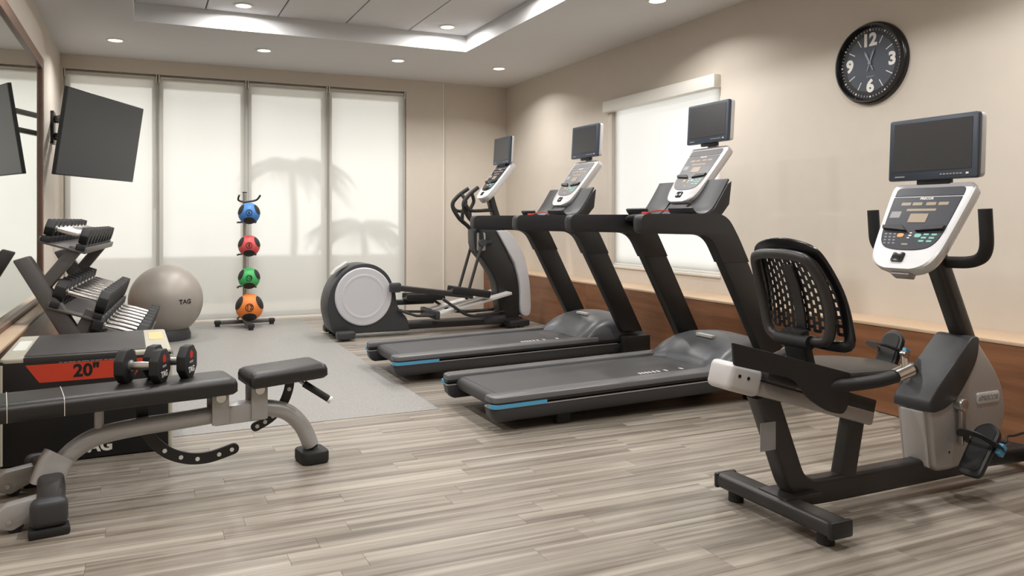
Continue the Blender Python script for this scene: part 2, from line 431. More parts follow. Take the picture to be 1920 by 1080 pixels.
# ------------------------------------------------ glazing and blinds, back wall
def struct_window(name, mb): return struct(mb.build(name, 'frame_grey'))
gaps = [BX0, 0.145, 1.12, 2.085, BX1]
m = MB()
for gx in gaps: m.box(gx - 0.06, gx + 0.06, YB + 0.075, YB + 0.15, 0.02, BZ1)
m.box(BX0, BX1, YB + 0.09, YB + 0.15, 0.02, 0.09).box(BX0, BX1, YB + 0.09, YB + 0.15, BZ1 - 0.07, BZ1)
win = struct_window('window_1', m)
for i in range(4):
    MB().box(gaps[i] + 0.03, gaps[i + 1] - 0.03, YB + 0.115, YB + 0.121, 0.085, BZ1 - 0.065).build('pane', 'window_pane', win)
blabels = ['cream roller blind half behind the wall television', 'cream roller blind between the television and the medicine balls',
           'cream roller blind just right of the medicine ball stand', 'cream roller blind behind the elliptical flywheel, beside the beige pier']
for i in range(4):
    xa, xb = gaps[i] + 0.018, gaps[i + 1] - 0.018
    t = thing('roller_blind', blabels[i], 'blind', ((xa + xb) / 2, YB + 0.045, 0.02), group='cream roller blinds on the back wall')
    hw = (xb - xa) / 2
    MB().cyl((-hw + 0.01, 0, BZ1 - 0.065), (hw - 0.01, 0, BZ1 - 0.065), 0.028, n=20).build('roller_tube', 'white_trim', t)
    MB()._add([(-hw, -0.028, 0.012), (hw, -0.028, 0.012), (hw, -0.028, BZ1 - 0.06), (-hw, -0.028, BZ1 - 0.06)], [(0, 1, 2, 3)]).build('cloth', 'screen_cloth', t)
    MB().box(-hw, hw, -0.036, -0.02, -0.004, 0.018, bev=0.004).build('bottom_bar', 'white_trim', t)
    MB().cyl((hw - 0.012, -0.042, 1.32), (hw - 0.012, -0.042, BZ1 - 0.07), 0.003, n=6).cyl((hw - 0.004, -0.042, 1.32), (hw - 0.004, -0.042, BZ1 - 0.07), 0.003, n=6).build('pull_chain', 'frame_grey', t)
    for sx in (-1, 1):
        MB().box(sx * (hw + 0.004) - 0.006, sx * (hw + 0.004) + 0.006, -0.04, 0.035, BZ1 - 0.11, BZ1 - 0.022, bev=0.002).build('bracket', 'white_trim', t)

# ------------------------------------------------ right window
m = MB()
m.box(XR + 0.07, XR + 0.12, WY0, WY0 + 0.05, WZ0, WZ1).box(XR + 0.07, XR + 0.12, WY1 - 0.05, WY1, WZ0, WZ1)
m.box(XR + 0.07, XR + 0.12, WY0, WY1, WZ0, WZ0 + 0.05).box(XR + 0.07, XR + 0.12, WY0, WY1, WZ1 - 0.05, WZ1)
win2 = struct_window('window_2', m)
MB().box(XR + 0.092, XR + 0.098, WY0 + 0.045, WY1 - 0.045, WZ0 + 0.045, WZ1 - 0.045).build('pane', 'window_pane', win2)
MB().box(XR - 0.012, XR + 0.075, WY0 - 0.01, WY1 + 0.08, WZ0 - 0.022, WZ0 + 0.004, bev=0.004).build('window_sill', 'white_trim', win2)
MB().box(XR - 0.008, XR + 0.004, WY1, WY1 + 0.075, WZ0, WZ1 - 0.08, bev=0.002).build('side_trim', 'wall_paint', win2)
t = thing('roller_blind', 'white roller blind with pale cassette on the right wall window', 'blind', (XR, (WY0 + WY1) / 2, WZ0))
hl = (WY1 - WY0) / 2
MB().box(-0.075, 0.02, -hl - 0.012, hl + 0.075, WZ1 - WZ0 - 0.085, WZ1 - WZ0 + 0.03, bev=0.006).build('cassette', 'white_trim', t)
MB()._add([(0.028, -hl + 0.004, 0.02), (0.028, hl - 0.004, 0.02), (0.028, hl - 0.004, WZ1 - WZ0 - 0.02), (0.028, -hl + 0.004, WZ1 - WZ0 - 0.02)], [(0, 1, 2, 3)]).build('cloth', 'white_cloth', t)
MB().box(0.02, 0.038, -hl + 0.004, hl - 0.004, 0.006, 0.026, bev=0.004).build('bottom_bar', 'white_trim', t)

# ------------------------------------------------ what lies outside the blinds
struct(MB().box(-14, 16, YB + 0.2, 24, -0.15, -0.05).build('terrace_ground', 'terrace'), 'pale paved terrace outside the back windows')
struct(MB().box(-6, 10, YB + 0.16, 10.9, 2.93, 3.1).build('roof_overhang', 'soffit'), 'roof overhang above the back windows')
tag(MB().box(-6, 9, 12.0, 12.3, -0.05, 0.64, bev=0.01).build('planter_wall', 'parapet'), 'low grey planter wall seen dimly through the back blinds', 'wall')
def palm(loc, h, fr, n, label):
    t = thing('palm_tree', label, 'tree', loc, group='palms outside the back windows')
    MB().tube(spline([(0, 0, 0), (0.05, 0, h * 0.5), (0.0, 0.02, h)], 8), 0.06, 10, up=(0, 1, 0)).build('trunk', 'palm_trunk', t)
    rnd = random.Random(h)
    for k in range(n):
        a = 2 * PI * k / n + rnd.random() * 0.3; lift = rnd.uniform(0.05, 0.75); L = fr * rnd.uniform(0.8, 1.15)
        pts = []
        for q in range(9):
            s = q / 8; pts.append(V(math.cos(a) * L * s, math.sin(a) * L * s, h + lift * L * s - 0.9 * L * s * s))
        mb = MB().tube(pts, 0.012, 5, up=(0.01, 0.02, 1), scales=[1 - 0.8 * q / 8 for q in range(9)])
        side = V(-math.sin(a), math.cos(a), 0)
        for q in range(1, 9):
            for sg in (-1, 1):
                for e in (0, 0.5):
                    s = (q - e) / 8; p = pts[q - 1].lerp(pts[q], 1 - e); ll = L * 0.34 * math.sin(PI * min(1, 0.25 + s * 0.72))
                    tip = p + side * sg * ll * 0.8 + V(math.cos(a), math.sin(a), 0) * ll * 0.5 + V(0, 0, -ll * 0.45)
                    wd = V(math.cos(a), math.sin(a), 0) * 0.034
                    mid = p.lerp(tip, 0.5)
                    mb._add([p, mid + wd, tip, mid - wd, mid + V(0, 0, 0.012)], [(0, 1, 4), (1, 2, 4), (2, 3, 4), (3, 0, 4), (0, 3, 2, 1)])
        mb.build('frond', 'palm_leaf', t)
palm((2.35, 13.3, -0.05), 2.2, 0.95, 24, 'taller palm dimly seen through the third blind from the left')
palm((3.45, 13.1, -0.05), 1.15, 0.95, 22, 'shorter palm dimly seen through the rightmost back blind')

# ------------------------------------------------ recessed ceiling lamps, with unseen ones added for light
def downlight(x, y, z, label):
    t = thing('downlight', label, 'ceiling light', (x, y, z), group='recessed ceiling downlights')
    n_ = 28; ring = [(0.064, -0.001), (0.088, -0.001), (0.086, -0.007), (0.068, -0.009)]
    MB().loft([[(r * math.cos(2 * PI * k / n_), r * math.sin(2 * PI * k / n_), q) for r, q in ring] for k in range(n_)], closed=True).build('trim_ring', 'white_trim', t)
    MB().lathe([(0.001, -0.001), (0.067, -0.001), (0.067, -0.006), (0.001, -0.006)], n=28).build('lens', 'lamp_lens', t)
    ld = bpy.data.lights.new('lamp', 'AREA'); ld.shape = 'DISK'; ld.size = 0.12; ld.energy = LAMP_W if z < ZC + 0.1 else TRAY_W; ld.color = (1, 0.975, 0.945); ld.spread = math.radians(140 if z < ZC + 0.1 else 174)
    lo = bpy.data.objects.new('lamp', ld); COL.objects.link(lo); lo.parent = t; lo.location = (0, 0, -0.014)
for x, y, z, lb in [(-0.26, 8.49, ZC, 'leftmost downlight of the row above the back blinds'), (1.17, 8.37, ZC, 'downlight second from left in the row above the blinds'),
                (2.63, 8.30, ZC, 'downlight third from left in the row above the blinds'), (3.87, 8.26, ZC, 'rightmost downlight of the row, near the back right corner'),
                (3.86, 5.18, ZC, 'downlight cut by the top edge, beside the right wall window'), (3.86, 2.10, ZC, 'added unseen downlight near the right wall above the bike'),
                (-0.26, 5.20, ZC, 'added unseen downlight above the mirror'), (-0.26, 2.1, ZC, 'added unseen downlight on the left near the camera'),  # both out of view, added to light the near half of the room
                (0.84, 7.32, tz, 'left downlight inside the ceiling recess'), (2.84, 7.30, tz, 'right downlight inside the ceiling recess, near its corner'),
                (0.84, 5.8, tz, 'added unseen downlight in the ceiling recess above the treadmill decks, left column'),  # from here on recess lamps are unseen, added as extra light
                (2.84, 5.8, tz, 'added unseen downlight in the ceiling recess above the treadmill decks, right column'),
                (0.84, 4.3, tz, 'added unseen downlight in the ceiling recess above the bench, left column'),
                (2.84, 4.3, tz, 'added unseen downlight in the ceiling recess above the bench, right column'),
                (0.84, 2.8, tz, 'added unseen downlight in the ceiling recess between bench and camera, left column'),
                (2.84, 2.8, tz, 'added unseen downlight in the ceiling recess between bench and camera, right column'),
                (0.84, 1.5, tz, 'added unseen downlight in the ceiling recess nearest the camera, left column'),
                (2.84, 1.5, tz, 'added unseen downlight in the ceiling recess nearest the camera, right column')]:
    downlight(x, y, z, lb)

# ------------------------------------------------ mirror on the left wall
MY0, MY1, MZ0, MZ1 = 4.0, 7.62, 0.51, 2.59
t = thing('wall_mirror', 'tall wall mirror in a brown wooden frame on the left wall', 'mirror', (XL, (MY0 + MY1) / 2, MZ0))
h = (MY1 - MY0) / 2; H_ = MZ1 - MZ0
MB().box(0.003, 0.012, -h + 0.03, h - 0.03, 0.02, H_ - 0.03).build('mirror_glass', 'mirror_glass', t)
for y0, y1, z0, z1 in ((-h, -h + 0.09, 0, H_), (h - 0.09, h, 0, H_), (-h + 0.09, h - 0.09, H_ - 0.09, H_), (-h + 0.09, h - 0.09, 0, 0.03)):
    MB().box(0.0, 0.035, y0, y1, z0, z1, bev=0.006).build('frame_member', 'mirror_frame', t)

# ================================================================ shared console and television of the cardio machines
def console(root, bottom, top, tv_gap=0.012, tv_tilt=0.06, shell='white_plastic', wscale=1.0, tv_w=0.42, tv_h=0.282, face='navy_panel', tv_fwd=0.0):
    """tilted console (local x forward, y left, z up) from its bottom lip to its top edge, with the television above it."""
    b, tp = Vector((bottom[0], 0, bottom[1])), Vector((top[0], 0, top[1]))
    U = (tp - b); L = U.length; U.normalize(); W = V(0, -1, 0); N = W.cross(U).normalized()
    if N.x > 0: N = -N
    def M(n): return frame(b + N * n, W, U, N)
    half = [(0.0, 0.07), (0.012, 0.105), (0.04, 0.137), (0.09, 0.157), (0.16, 0.168), (0.30, 0.183), (0.42, 0.194), (0.455, 0.193), (0.47, 0.18)]
    k = L / 0.47
    def outline(inset, u0=0.0, u1=1.0):
        P = [((w - inset) * wscale, u * k) for u, w in half if u0 <= u <= u1]
        P = [V(p[0], p[1], 0) for p in P]; P = spline(P, 4)
        r = [(p.x, p.y) for p in P]; return r + [(-x, y) for x, y in reversed(r)]
    o0, o1, o2 = outline(0.0), outline(0.012), outline(0.05)
    def sec(o, n, du=0.0): return [M(n) @ V(x, y + du, 0) for x, y in o]
    sh = MB().loft([sec(o2, -0.085, 0.012), sec(o1, -0.062, 0.004), sec(o0, -0.035), sec(o0, -0.008), sec(o1, 0.0)]).build('console', shell, root)
    # dark faceplate, rounded at its lower end
    fp = [(0.0, 0.098), (0.05, 0.100), (0.10, 0.112), (0.128, 0.14), (0.142, 0.18), (0.151, 0.25), (0.16, 0.36), (0.162, 0.392)]
    P = spline([V(x * wscale, u * k, 0) for x, u in fp], 4); r = [(p.x, p.y) for p in P]
    MB().prism(r + [(-x, y) for x, y in reversed(r[1:])], 'xy', -0.002, 0.0035, M=M(0), bev=0.001, seg=1).build('faceplate', face, sh)
    hd = round_poly([(-0.163 * wscale, 0.398 * k), (0.163 * wscale, 0.398 * k), (0.163 * wscale, 0.446 * k), (-0.163 * wscale, 0.446 * k)], [0.004, 0.004, 0.03, 0.03])
    MB().prism(hd, 'xy', -0.002, 0.003, M=M(0), bev=0.001, seg=1).build('header_band', face, sh)
    def plate(name, x, u, w, h, m, z=0.0042, rr=0.002):
        MB().prism([(x * wscale + p[0], u * k + p[1]) for p in rect(w, h, rr, 2)], 'xy', 0.0015, z, M=M(0)).build(name, m, sh)
    for x in (-0.085, -0.03, 0.035, 0.092): plate('readout', x, 0.352, 0.046, 0.016, 'amber_glass')
    plate('readout_strip', 0.0, 0.318, 0.14, 0.012, 'amber_glass'); plate('display_window', 0.002, 0.272, 0.086, 0.046, 'amber_glass', 0.005)
    plate('side_label', -0.115, 0.292, 0.05, 0.034, 'print_grey')
    for s in (-1, 1):
        lip = [(0.02 * s * wscale, 0.196 * k), (0.144 * s * wscale, 0.208 * k), (0.15 * s * wscale, 0.228 * k), (0.05 * s * wscale, 0.226 * k)]
        MB().prism(lip, 'xy', 0.0, 0.016, M=M(0), bev=0.002, seg=1).build('reading_ledge', 'black_plastic', sh)
    for r_ in range(4):
        for q in range(3): plate('key', -0.12 + 0.022 * q + 0.004 * r_, 0.183 - 0.017 * r_, 0.011, 0.006, 'print_grey', 0.0045, 0.001)
    for r_ in range(3):
        for q in range(2): plate('key', 0.075 + 0.036 * q - 0.006 * r_, 0.183 - 0.018 * r_, 0.024, 0.009, 'teal', 0.0045, 0.002)
    plate('adjust_key', -0.045, 0.176, 0.032, 0.02, 'amber', 0.005, 0.009); plate('adjust_key', 0.038, 0.176, 0.032, 0.02, 'teal', 0.005, 0.009)
    plate('key', 0.0, 0.19, 0.012, 0.005, 'print_white'); plate('key', 0.0, 0.176, 0.014, 0.006, 'print_white'); plate('key', -0.004, 0.163, 0.012, 0.005, 'print_white')
    plate('key', -0.008, 0.128, 0.03, 0.008, 'amber_glass')
    MB().prism([(p[0] - 0.012, p[1] + 0.058 * k) for p in rect(0.056, 0.046, 0.008, 3)], 'xy', -0.002, 0.008, M=M(0), bev=0.002).build('stop_key', 'black_gloss', sh)
    lettering('brand_print', 'PRECOR', 0.017, 'print_white', sh, M(0.0036) @ Matrix.Translation((0.004, 0.381 * k, 0)), 0.0004, 0.0006)
    # media sockets under the lower lip
    MB().box(-0.045, 0.045, -0.012, 0.02, -0.075, -0.03, M=M(0), bev=0.004).build('socket_block', 'silver_paint', sh)
    # television
    c0 = tp + V(0.02 + tv_fwd, 0, tv_gap); T = Matrix.Rotation(tv_tilt, 3, 'Y')
    up = T @ V(0, 0, 1); nn = W.cross(up).normalized()
    if nn.x > 0: nn = -nn
    TM = frame(c0, W, up, nn)
    tv = MB().prism([(p[0], p[1] + tv_h / 2) for p in rect(tv_w, tv_h, 0.012, 3)], 'xy', -0.012, 0.012, M=TM, bev=0.004).build('television', 'bezel', root)
    MB().prism([(p[0] - 0.002, p[1] + tv_h / 2 + 0.002) for p in rect(tv_w + 0.006, tv_h - 0.004, 0.02, 3)], 'xy', -0.045, -0.012, M=TM, bev=0.01).build('back_shell', 'silver_light', tv)
    MB().prism([(p[0], p[1] + tv_h / 2 + 0.012) for p in rect(tv_w - 0.05, tv_h - 0.062, 0.003, 2)], 'xy', 0.010, 0.0135, M=TM).build('screen', 'screen', tv)
    for q in range(7): MB().prism([(p[0] + 0.05 + 0.015 * q, p[1] + 0.022) for p in rect(0.01, 0.006, 0.001, 1)], 'xy', 0.011, 0.0145, M=TM).build('tv_key', 'print_grey', tv)
    MB().prism([(p[0] + 0.168, p[1] + 0.022) for p in rect(0.012, 0.008, 0.001, 1)], 'xy', 0.011, 0.0145, M=TM).build('tv_key', 'print_white', tv)
    MB().prism([(p[0] - 0.15, p[1] + 0.018) for p in rect(0.05, 0.006, 0.002, 2)], 'xy', 0.011, 0.0142, M=TM).build('tv_badge', 'print_grey', tv)
    MB().box(-0.08, 0.08, -0.02, 0.02, -0.03, -0.004, M=TM, bev=0.006).build('television_mount', 'black_plastic', root)
    MB().box(-0.05, 0.05, -0.12, 0.1, -0.062, -0.04, M=TM, bev=0.008).build('television_bracket', shell, root)
    return sh, tv

# ================================================================ treadmill
def treadmill(label, loc, rz):
    t = thing('treadmill', label, 'treadmill', loc, rz, 'treadmills facing the right wall')
    SL = 0.022
    def sh(mb):
        for v in mb.bm.verts: v.co.z += SL * max(0, v.co.x)
        return mb
    yi, yo = 0.288, 0.405
    def plan(s, x1, ins=0.0, yi=yi):
        p = [(ins, yi + ins * 0.3), (x1, yi + ins * 0.3), (x1, yo - ins), (ins, yo - ins)]
        o = round_poly(p, [0.012, 0.0, 0.0, 0.11], 8); return [(x, s * y) for x, y in o]
    for s in (1, -1):
        def lay(zs, x1, yi_=yi):
            return [[(x, y, z) for x, y in plan(s, x1, ins, yi_)] for z, ins in zs]
        r = sh(MB().loft(lay([(0.165, 0.0), (0.193, 0.0), (0.203, 0.004), (0.208, 0.014)], 1.72))).build('side_rail', 'rail_grey', t)
        sh(MB().loft(lay([(0.160, -0.001), (0.176, -0.001)], 2.05))).build('rail_dark_band', 'tread_black', r)  # thin dark band below the rail top
        sk = MB().loft(lay([(0.055, 0.05), (0.064, 0.03), (0.09, 0.008), (0.135, 0.0), (0.142, 0.002)], 2.08)); sh(sk).build('side_skirt', 'dark_plastic', t)
        sh(MB().loft(lay([(0.142, -0.002), (0.147, -0.002)], 1.9))).build('trim_line', 'silver_paint', t)
        sh(MB().loft(lay([(0.145, -0.004), (0.166, -0.004)], 0.34, 0.345))).build('end_accent', 'blue_accent', t)
    sh(MB().box(0.10, 1.72, -yi - 0.004, yi + 0.004, 0.186, 0.1915, bev=0.001, seg=1)).build('belt', 'belt', t)
    sh(MB().cyl((0.105, -yi, 0.147), (0.105, yi, 0.147), 0.043, n=24)).build('rear_roller', 'belt', t)
    sh(MB().box(0.14, 2.05, -yi, yi, 0.10, 0.17, bev=0.006)).build('deck_frame', 'tread_black', t)
    for k, (xq, w_) in enumerate([(1.13, .012), (1.155, .012), (1.18, .012), (1.205, .012), (1.235, .014), (1.27, .014), (1.33, .014), (1.45, .018)]):
        sh(MB().box(xq, xq + w_, -0.205, -0.165, 0.1914, 0.1924)).build('belt_mark', 'print_white', t)
    # motor hood: domed in the middle, wings running back along the rails
    prof = [(1.60, 0.232), (1.66, 0.285), (1.74, 0.352), (1.83, 0.398), (1.92, 0.414), (2.02, 0.41), (2.12, 0.385), (2.18, 0.33), (2.20, 0.22), (2.20, 0.08)]
    secs = []
    for i in range(19):
        y = -0.372 + 0.744 * i / 18; a = abs(y) / 0.372
        back = 0.085 * max(0, (a - 0.55) / 0.45) ** 1.2; drop = 0.05 * a ** 2 + (0.05 * ((a - 0.88) / 0.12) if a > 0.88 else 0)
        scoop = 0.02 if a < 0.6 else 0.0
        secs.append([(x + (scoop - back) * max(0, 1 - j / 4.0), y, max(0.16, z - drop * min(1, z / 0.4))) for j, (x, z) in enumerate(prof)] + [(1.60 + scoop - back, y, 0.15)])
    hood = MB().loft(secs).build('motor_hood', 'hood_grey', t, angle=50)
    MB().box(1.80, 1.835, -0.08, 0.08, 0.385, 0.402).build('hood_badge', 'print_white', hood)
    for s in (1, -1):
        y0, y1 = (0.378, 0.455) if s > 0 else (-0.455, -0.378)
        MB().prism([(1.515, 1.04), (1.92, 0.29), (2.12, 0.28), (1.775, 0.94), (1.715, 1.04)], 'xz', y0, y1, bev=0.012).build('upright', 'tread_black', t)
        MB().box(1.93, 2.19, min(y0, y1) - 0.005, max(y0, y1) + 0.005, 0.06, 0.25, bev=0.012).build('upright_foot', 'tread_black', t)
        hr = round_poly([(0.955, 1.118), (0.952, 1.236), (1.60, 1.238), (1.70, 1.085), (1.782, 0.93), (1.572, 0.93), (1.475, 1.105)], [0.035, 0.05, 0.09, 0.05, 0.002, 0.002, 0.09], 6)
        MB().prism(hr, 'xz', y0 - 0.004, y1 + 0.004, bev=0.018, seg=3).build('handrail', 'black_plastic', t)
    # front cross bar with the safety clip, console stalk and cup holders
    MB().sweep(spline([(1.45, -0.38, 1.20), (1.36, -0.2, 1.222), (1.33, 0, 1.226), (1.36, 0.2, 1.222), (1.45, 0.38, 1.20)], 6), rect(0.07, 0.024, 0.01), up=(0, 0, 1)).build('cross_bar', 'dark_plastic', t)
    MB().box(1.29, 1.33, -0.02, 0.02, 1.222, 1.252, bev=0.006).build('stop_clip', 'print_red', t)
    MB().tube(spline([(1.33, 0.02, 1.245), (1.42, 0.02, 1.262), (1.52, 0.0, 1.262), (1.58, 0.0, 1.29)], 5), 0.004, 6).build('safety_cord', 'print_red', t)
    MB().box(1.46, 1.68, -0.385, 0.385, 1.15, 1.205, bev=0.018).build('cross_beam', 'black_plastic', t)
    MB().loft([[(x, y, z) for x, y in [(p[0] + xc, p[1]) for p in rect(wx, wy, 0.03)]] for z, xc, wx, wy in ((1.20, 1.60, 0.20, 0.34), (1.26, 1.62, 0.17, 0.22), (1.36, 1.68, 0.12, 0.17), (1.50, 1.78, 0.07, 0.16))]).build('console_stalk', 'black_plastic', t)
    for s in (1, -1):
        # scooped holder: J shaped shell leaning like the console
        path = [(1.40, 1.275), (1.43, 1.235), (1.50, 1.225), (1.57, 1.26), (1.64, 1.35), (1.71, 1.46)]
        P = spline([V(x, 0, z) for x, z in path], 5); th = 0.016
        outer = [(p.x, p.z) for p in P]
        inner = []
        for i, p in enumerate(P):
            d = (P[min(i + 1, len(P) - 1)] - P[max(i - 1, 0)]).normalized(); inner.append((p.x - d.z * th, p.z + d.x * th))
        MB().prism(outer + inner[::-1], 'xz', s * 0.12, s * 0.362, bev=0.004).build('cup_holder', 'dark_plastic', t)
        MB().prism([(1.415, 1.262), (1.45, 1.235), (1.52, 1.235), (1.58, 1.275), (1.68, 1.42), (1.72, 1.45), (1.70, 1.30), (1.62, 1.21), (1.46, 1.21)], 'xz', s * 0.354, s * 0.370, bev=0.004).build('cup_holder_side', 'black_plastic', t)
    console(t, (1.565, 1.325), (1.855, 1.705), tv_fwd=-0.04, tv_gap=0.03, shell='silver_light', face='grey_panel')
    for x in (0.45, 1.9):
        for s in (1, -1): MB().box(x, x + 0.09, s * 0.30 - 0.03, s * 0.30 + 0.03, 0.0, 0.11, bev=0.008).build('foot', 'black_rubber', t)
    return t
tm = treadmill('treadmill with blue trim nearest the bike, in front of the window', (1.775, 4.272, 0), 0)
t2 = copy_tree(tm); t2.location = (1.66, 5.715, 0)
t2['label'] = 'treadmill with blue trim between the elliptical and the nearer treadmill'

# ================================================================ elliptical trainer
def elliptical():
    t = thing('elliptical_trainer', 'elliptical trainer with round grey flywheel cover by the back wall', 'elliptical', (1.70, 7.78, 0), 0)
    # local x forward; near side is -y
    base = MB().box(0.10, 2.18, -0.13, 0.13, 0.05, 0.115, bev=0.012).build('base_beam', 'black_plastic', t)
    out = round_poly([(0.02, 0.10), (-0.035, 0.33), (0.03, 0.56), (0.20, 0.735), (0.42, 0.765), (0.60, 0.66), (0.685, 0.47), (0.70, 0.30), (0.82, 0.17), (0.84, 0.05), (0.06, 0.05)], [0.06, 0.2, 0.2, 0.2, 0.2, 0.2, 0.2, 0.2, 0.1, 0.01, 0.02], 6)
    body = MB().prism(out, 'xz', -0.17, 0.17, bev=0.035, seg=3).build('flywheel_shroud', 'dark_plastic', t)
    for s in (-1, 1):
        Md = frame((0.345, s * 0.171, 0.42), (1, 0, 0), (0, 0, 1) if s < 0 else (0, 0, -1), (0, s, 0))
        MB().lathe([(0.002, 0.0), (0.295, 0.0), (0.295, 0.012), (0.285, 0.02), (0.23, 0.021), (0.222, 0.0235), (0.205, 0.0235), (0.197, 0.021), (0.002, 0.021)], M=Md, n=56).build('flywheel_disc', 'disc_grey', t, angle=12)
    MB().prism(round_poly([(0.05, 0.64), (0.10, 0.70), (0.22, 0.775), (0.20, 0.735)], 0.01), 'xz', -0.06, 0.06, bev=0.004).build('shroud_badge', 'silver_light', body)
    MB().box(0.09, 0.20, -0.32, 0.32, 0.025, 0.085, bev=0.012).build('rear_stabilizer', 'black_plastic', t)
    for s in (-1, 1):
        MB().box(0.04, 0.22, s * 0.3 - 0.06, s * 0.3 + 0.06, 0.018, 0.095, bev=0.02).build('stabilizer_cap', 'dark_plastic', t)
        MB().cyl((0.13, s * 0.3, 0), (0.13, s * 0.3, 0.03), 0.035).build('levelling_foot', 'black_rubber', t)
    MB().box(0.26, 1.0, -0.19, -0.16, 0.03, 0.05, bev=0.004).build('base_strip', 'brushed', t)
    # crank arms, pedal arms, foot plates
    for s, cx, cz, ex, ez, name in ((-1, 0.66, 0.505, 1.52, 0.385, 'near'), (1, 0.30, 0.30, 1.25, 0.30, 'far')):
        y = s * 0.24
        MB().box(cx - 0.06, cx + 0.06, y - 0.035, y + 0.035, cz - 0.05, cz + 0.05, bev=0.02).build('pedal_joint', 'dark_plastic', t)
        MB().sweep([(cx, y, cz), ((cx + ex) / 2, y, (cz + ez) / 2), (ex, y, ez)], rect(0.05, 0.06, 0.015)).build('pedal_arm', 'charcoal_metal', t)
    for s, px, pz in ((-1, 1.50, 0.43), (1, 1.12, 0.36)):
        y = s * 0.19; R = Matrix.Translation((px, y, pz)) @ Matrix.Rotation(0.16 if s < 0 else 0.02, 4, 'Y')
        pd = MB().box(-0.22, 0.22, -0.085, 0.085, -0.04, -0.01, M=R, bev=0.012).build('foot_pedal', 'black_plastic', t)
        MB().box(-0.20, 0.20, -0.075, 0.075, -0.012, 0.002, M=R, bev=0.004).build('pedal_pad', 'dark_plastic', pd)
        MB().box(-0.22, 0.22, -0.09, -0.07, -0.03, 0.035, M=R, bev=0.008).box(-0.22, 0.22, 0.07, 0.09, -0.03, 0.035, M=R, bev=0.008).box(0.2, 0.222, -0.09, 0.09, -0.03, 0.04, M=R, bev=0.008).build('pedal_rim', 'black_plastic', pd)
    # inclined ramp of polished rails
    for y in (-0.22, -0.17, -0.12, 0.12, 0.17, 0.22):
        MB().sweep([(1.13, y, 0.195), (1.99, y, 0.395)], rect(0.04, 0.03, 0.006)).build('ramp_rail', 'silver_light', t)
    MB().box(1.10, 1.15, -0.25, 0.25, 0.15, 0.24, bev=0.01).build('ramp_end', 'dark_plastic', t)
    MB().box(1.70, 1.98, -0.14, 0.14, 0.06, 0.15, bev=0.03).build('ramp_motor', 'dark_plastic', t)
    # front tower
    tw = spline([V(1.60, 0, 1.10), V(1.62, 0, 0.88), V(1.74, 0, 0.72), V(1.86, 0, 0.52), V(1.90, 0, 0.30), V(1.93, 0, 0.12)], 5)
    tb = spline([V(2.14, 0, 0.06), V(2.16, 0, 0.30), V(2.12, 0, 0.60), V(2.02, 0, 0.82), V(1.93, 0, 1.10)], 5)
    MB().prism([(p.x, p.z) for p in tw] + [(p.x, p.z) for p in tb], 'xz', -0.10, 0.10, bev=0.03, seg=3).build('front_tower', 'black_plastic', t)
    sb = spline([V(1.86, 0, 1.08), V(2.02, 0, 1.06), V(2.18, 0, 0.84), V(2.25, 0, 0.60), V(2.28, 0, 0.35), V(2.27, 0, 0.14), V(2.16, 0, 0.16), V(2.15, 0, 0.45), V(2.08, 0, 0.72)], 5)
    MB().prism([(p.x, p.z) for p in sb], 'xz', -0.13, 0.13, bev=0.03, seg=3).build('tower_cover', 'tower_silver', t)
    MB().box(1.95, 2.20, -0.27, 0.27, 0.03, 0.10, bev=0.02).build('front_stabilizer', 'black_plastic', t)
    for s in (-1, 1): MB().cyl((2.1, s * 0.23, 0), (2.1, s * 0.23, 0.04), 0.035).build('levelling_foot', 'black_rubber', t)
    MB().prism(rect(0.1, 0.2, 0.02), 'xz', -0.115, -0.10, M=Matrix.Translation((1.68, 0, 0.96)), bev=0.004).build('bottle_pocket', 'silver_paint', t)
    MB().prism(rect(0.05, 0.15, 0.015), 'xz', -0.118, -0.112, M=Matrix.Translation((1.68, 0, 0.97))).build('pocket_recess', 'black_gloss', t)
    # swing arms: lower link rod, pivot, upper grip loops
    for s in (-1, 1):
        y = s * 0.14; q = 0.15
        MB().tube([(1.34 + q, y, 0.34), (1.52 + q, y, 0.92)], 0.017, 10, up=(0, 1, 0)).build('link_rod', 'charcoal_metal', t)
        MB().cyl((1.53 + q, y - 0.03, 0.95), (1.53 + q, y + 0.03, 0.95), 0.04).build('pivot', 'dark_plastic', t)
        MB().box(1.66, 1.80, min(s * 0.09, y), max(s * 0.09, y), 0.93, 0.98, bev=0.01).build('pivot_arm', 'black_plastic', t)
        MB().tube(spline([(1.53 + q, y, 0.95), (1.50 + q, y, 1.10), (1.37 + q, y * 1.05, 1.22), (1.30 + q, y * 1.15, 1.36), (1.36 + q, y * 1.1, 1.46), (1.48 + q, y * 0.95, 1.55)], 6), 0.023, 10, up=(0, 1, 0)).build('swing_handle', 'black_rubber', t)
        MB().tube(spline([(1.40 + q, y * 1.05, 1.49), (1.44 + q, y * 0.8, 1.40), (1.40 + q, y * 0.7, 1.30), (1.40 + q, y * 0.9, 1.19)], 6), 0.02, 10, up=(0, 1, 0)).build('inner_grip', 'charcoal_metal', t)
        MB().tube([(0.70, s * 0.2, 0.27), (0.9, s * 0.21, 0.20), (1.12, s * 0.2, 0.19)], 0.014, 8).build('control_link', 'black_plastic', t)
        MB().tube(spline([(1.17, s * 0.27, 0.37), (1.30, s * 0.27, 0.28), (1.45, s * 0.25, 0.19), (1.62, s * 0.2, 0.165), (1.95, s * 0.12, 0.19)], 5), 0.016, 8, up=(0, 1, 0)).build('lower_link', 'black_plastic', t)
    # fixed bar, post, console
    MB().tube(spline([(1.46, -0.2, 1.36), (1.52, -0.19, 1.30), (1.70, -0.14, 1.30), (1.86, 0, 1.31), (1.70, 0.14, 1.30), (1.52, 0.19, 1.30), (1.46, 0.2, 1.36)], 6), 0.019, 10).build('fixed_handlebar', 'black_rubber', t)
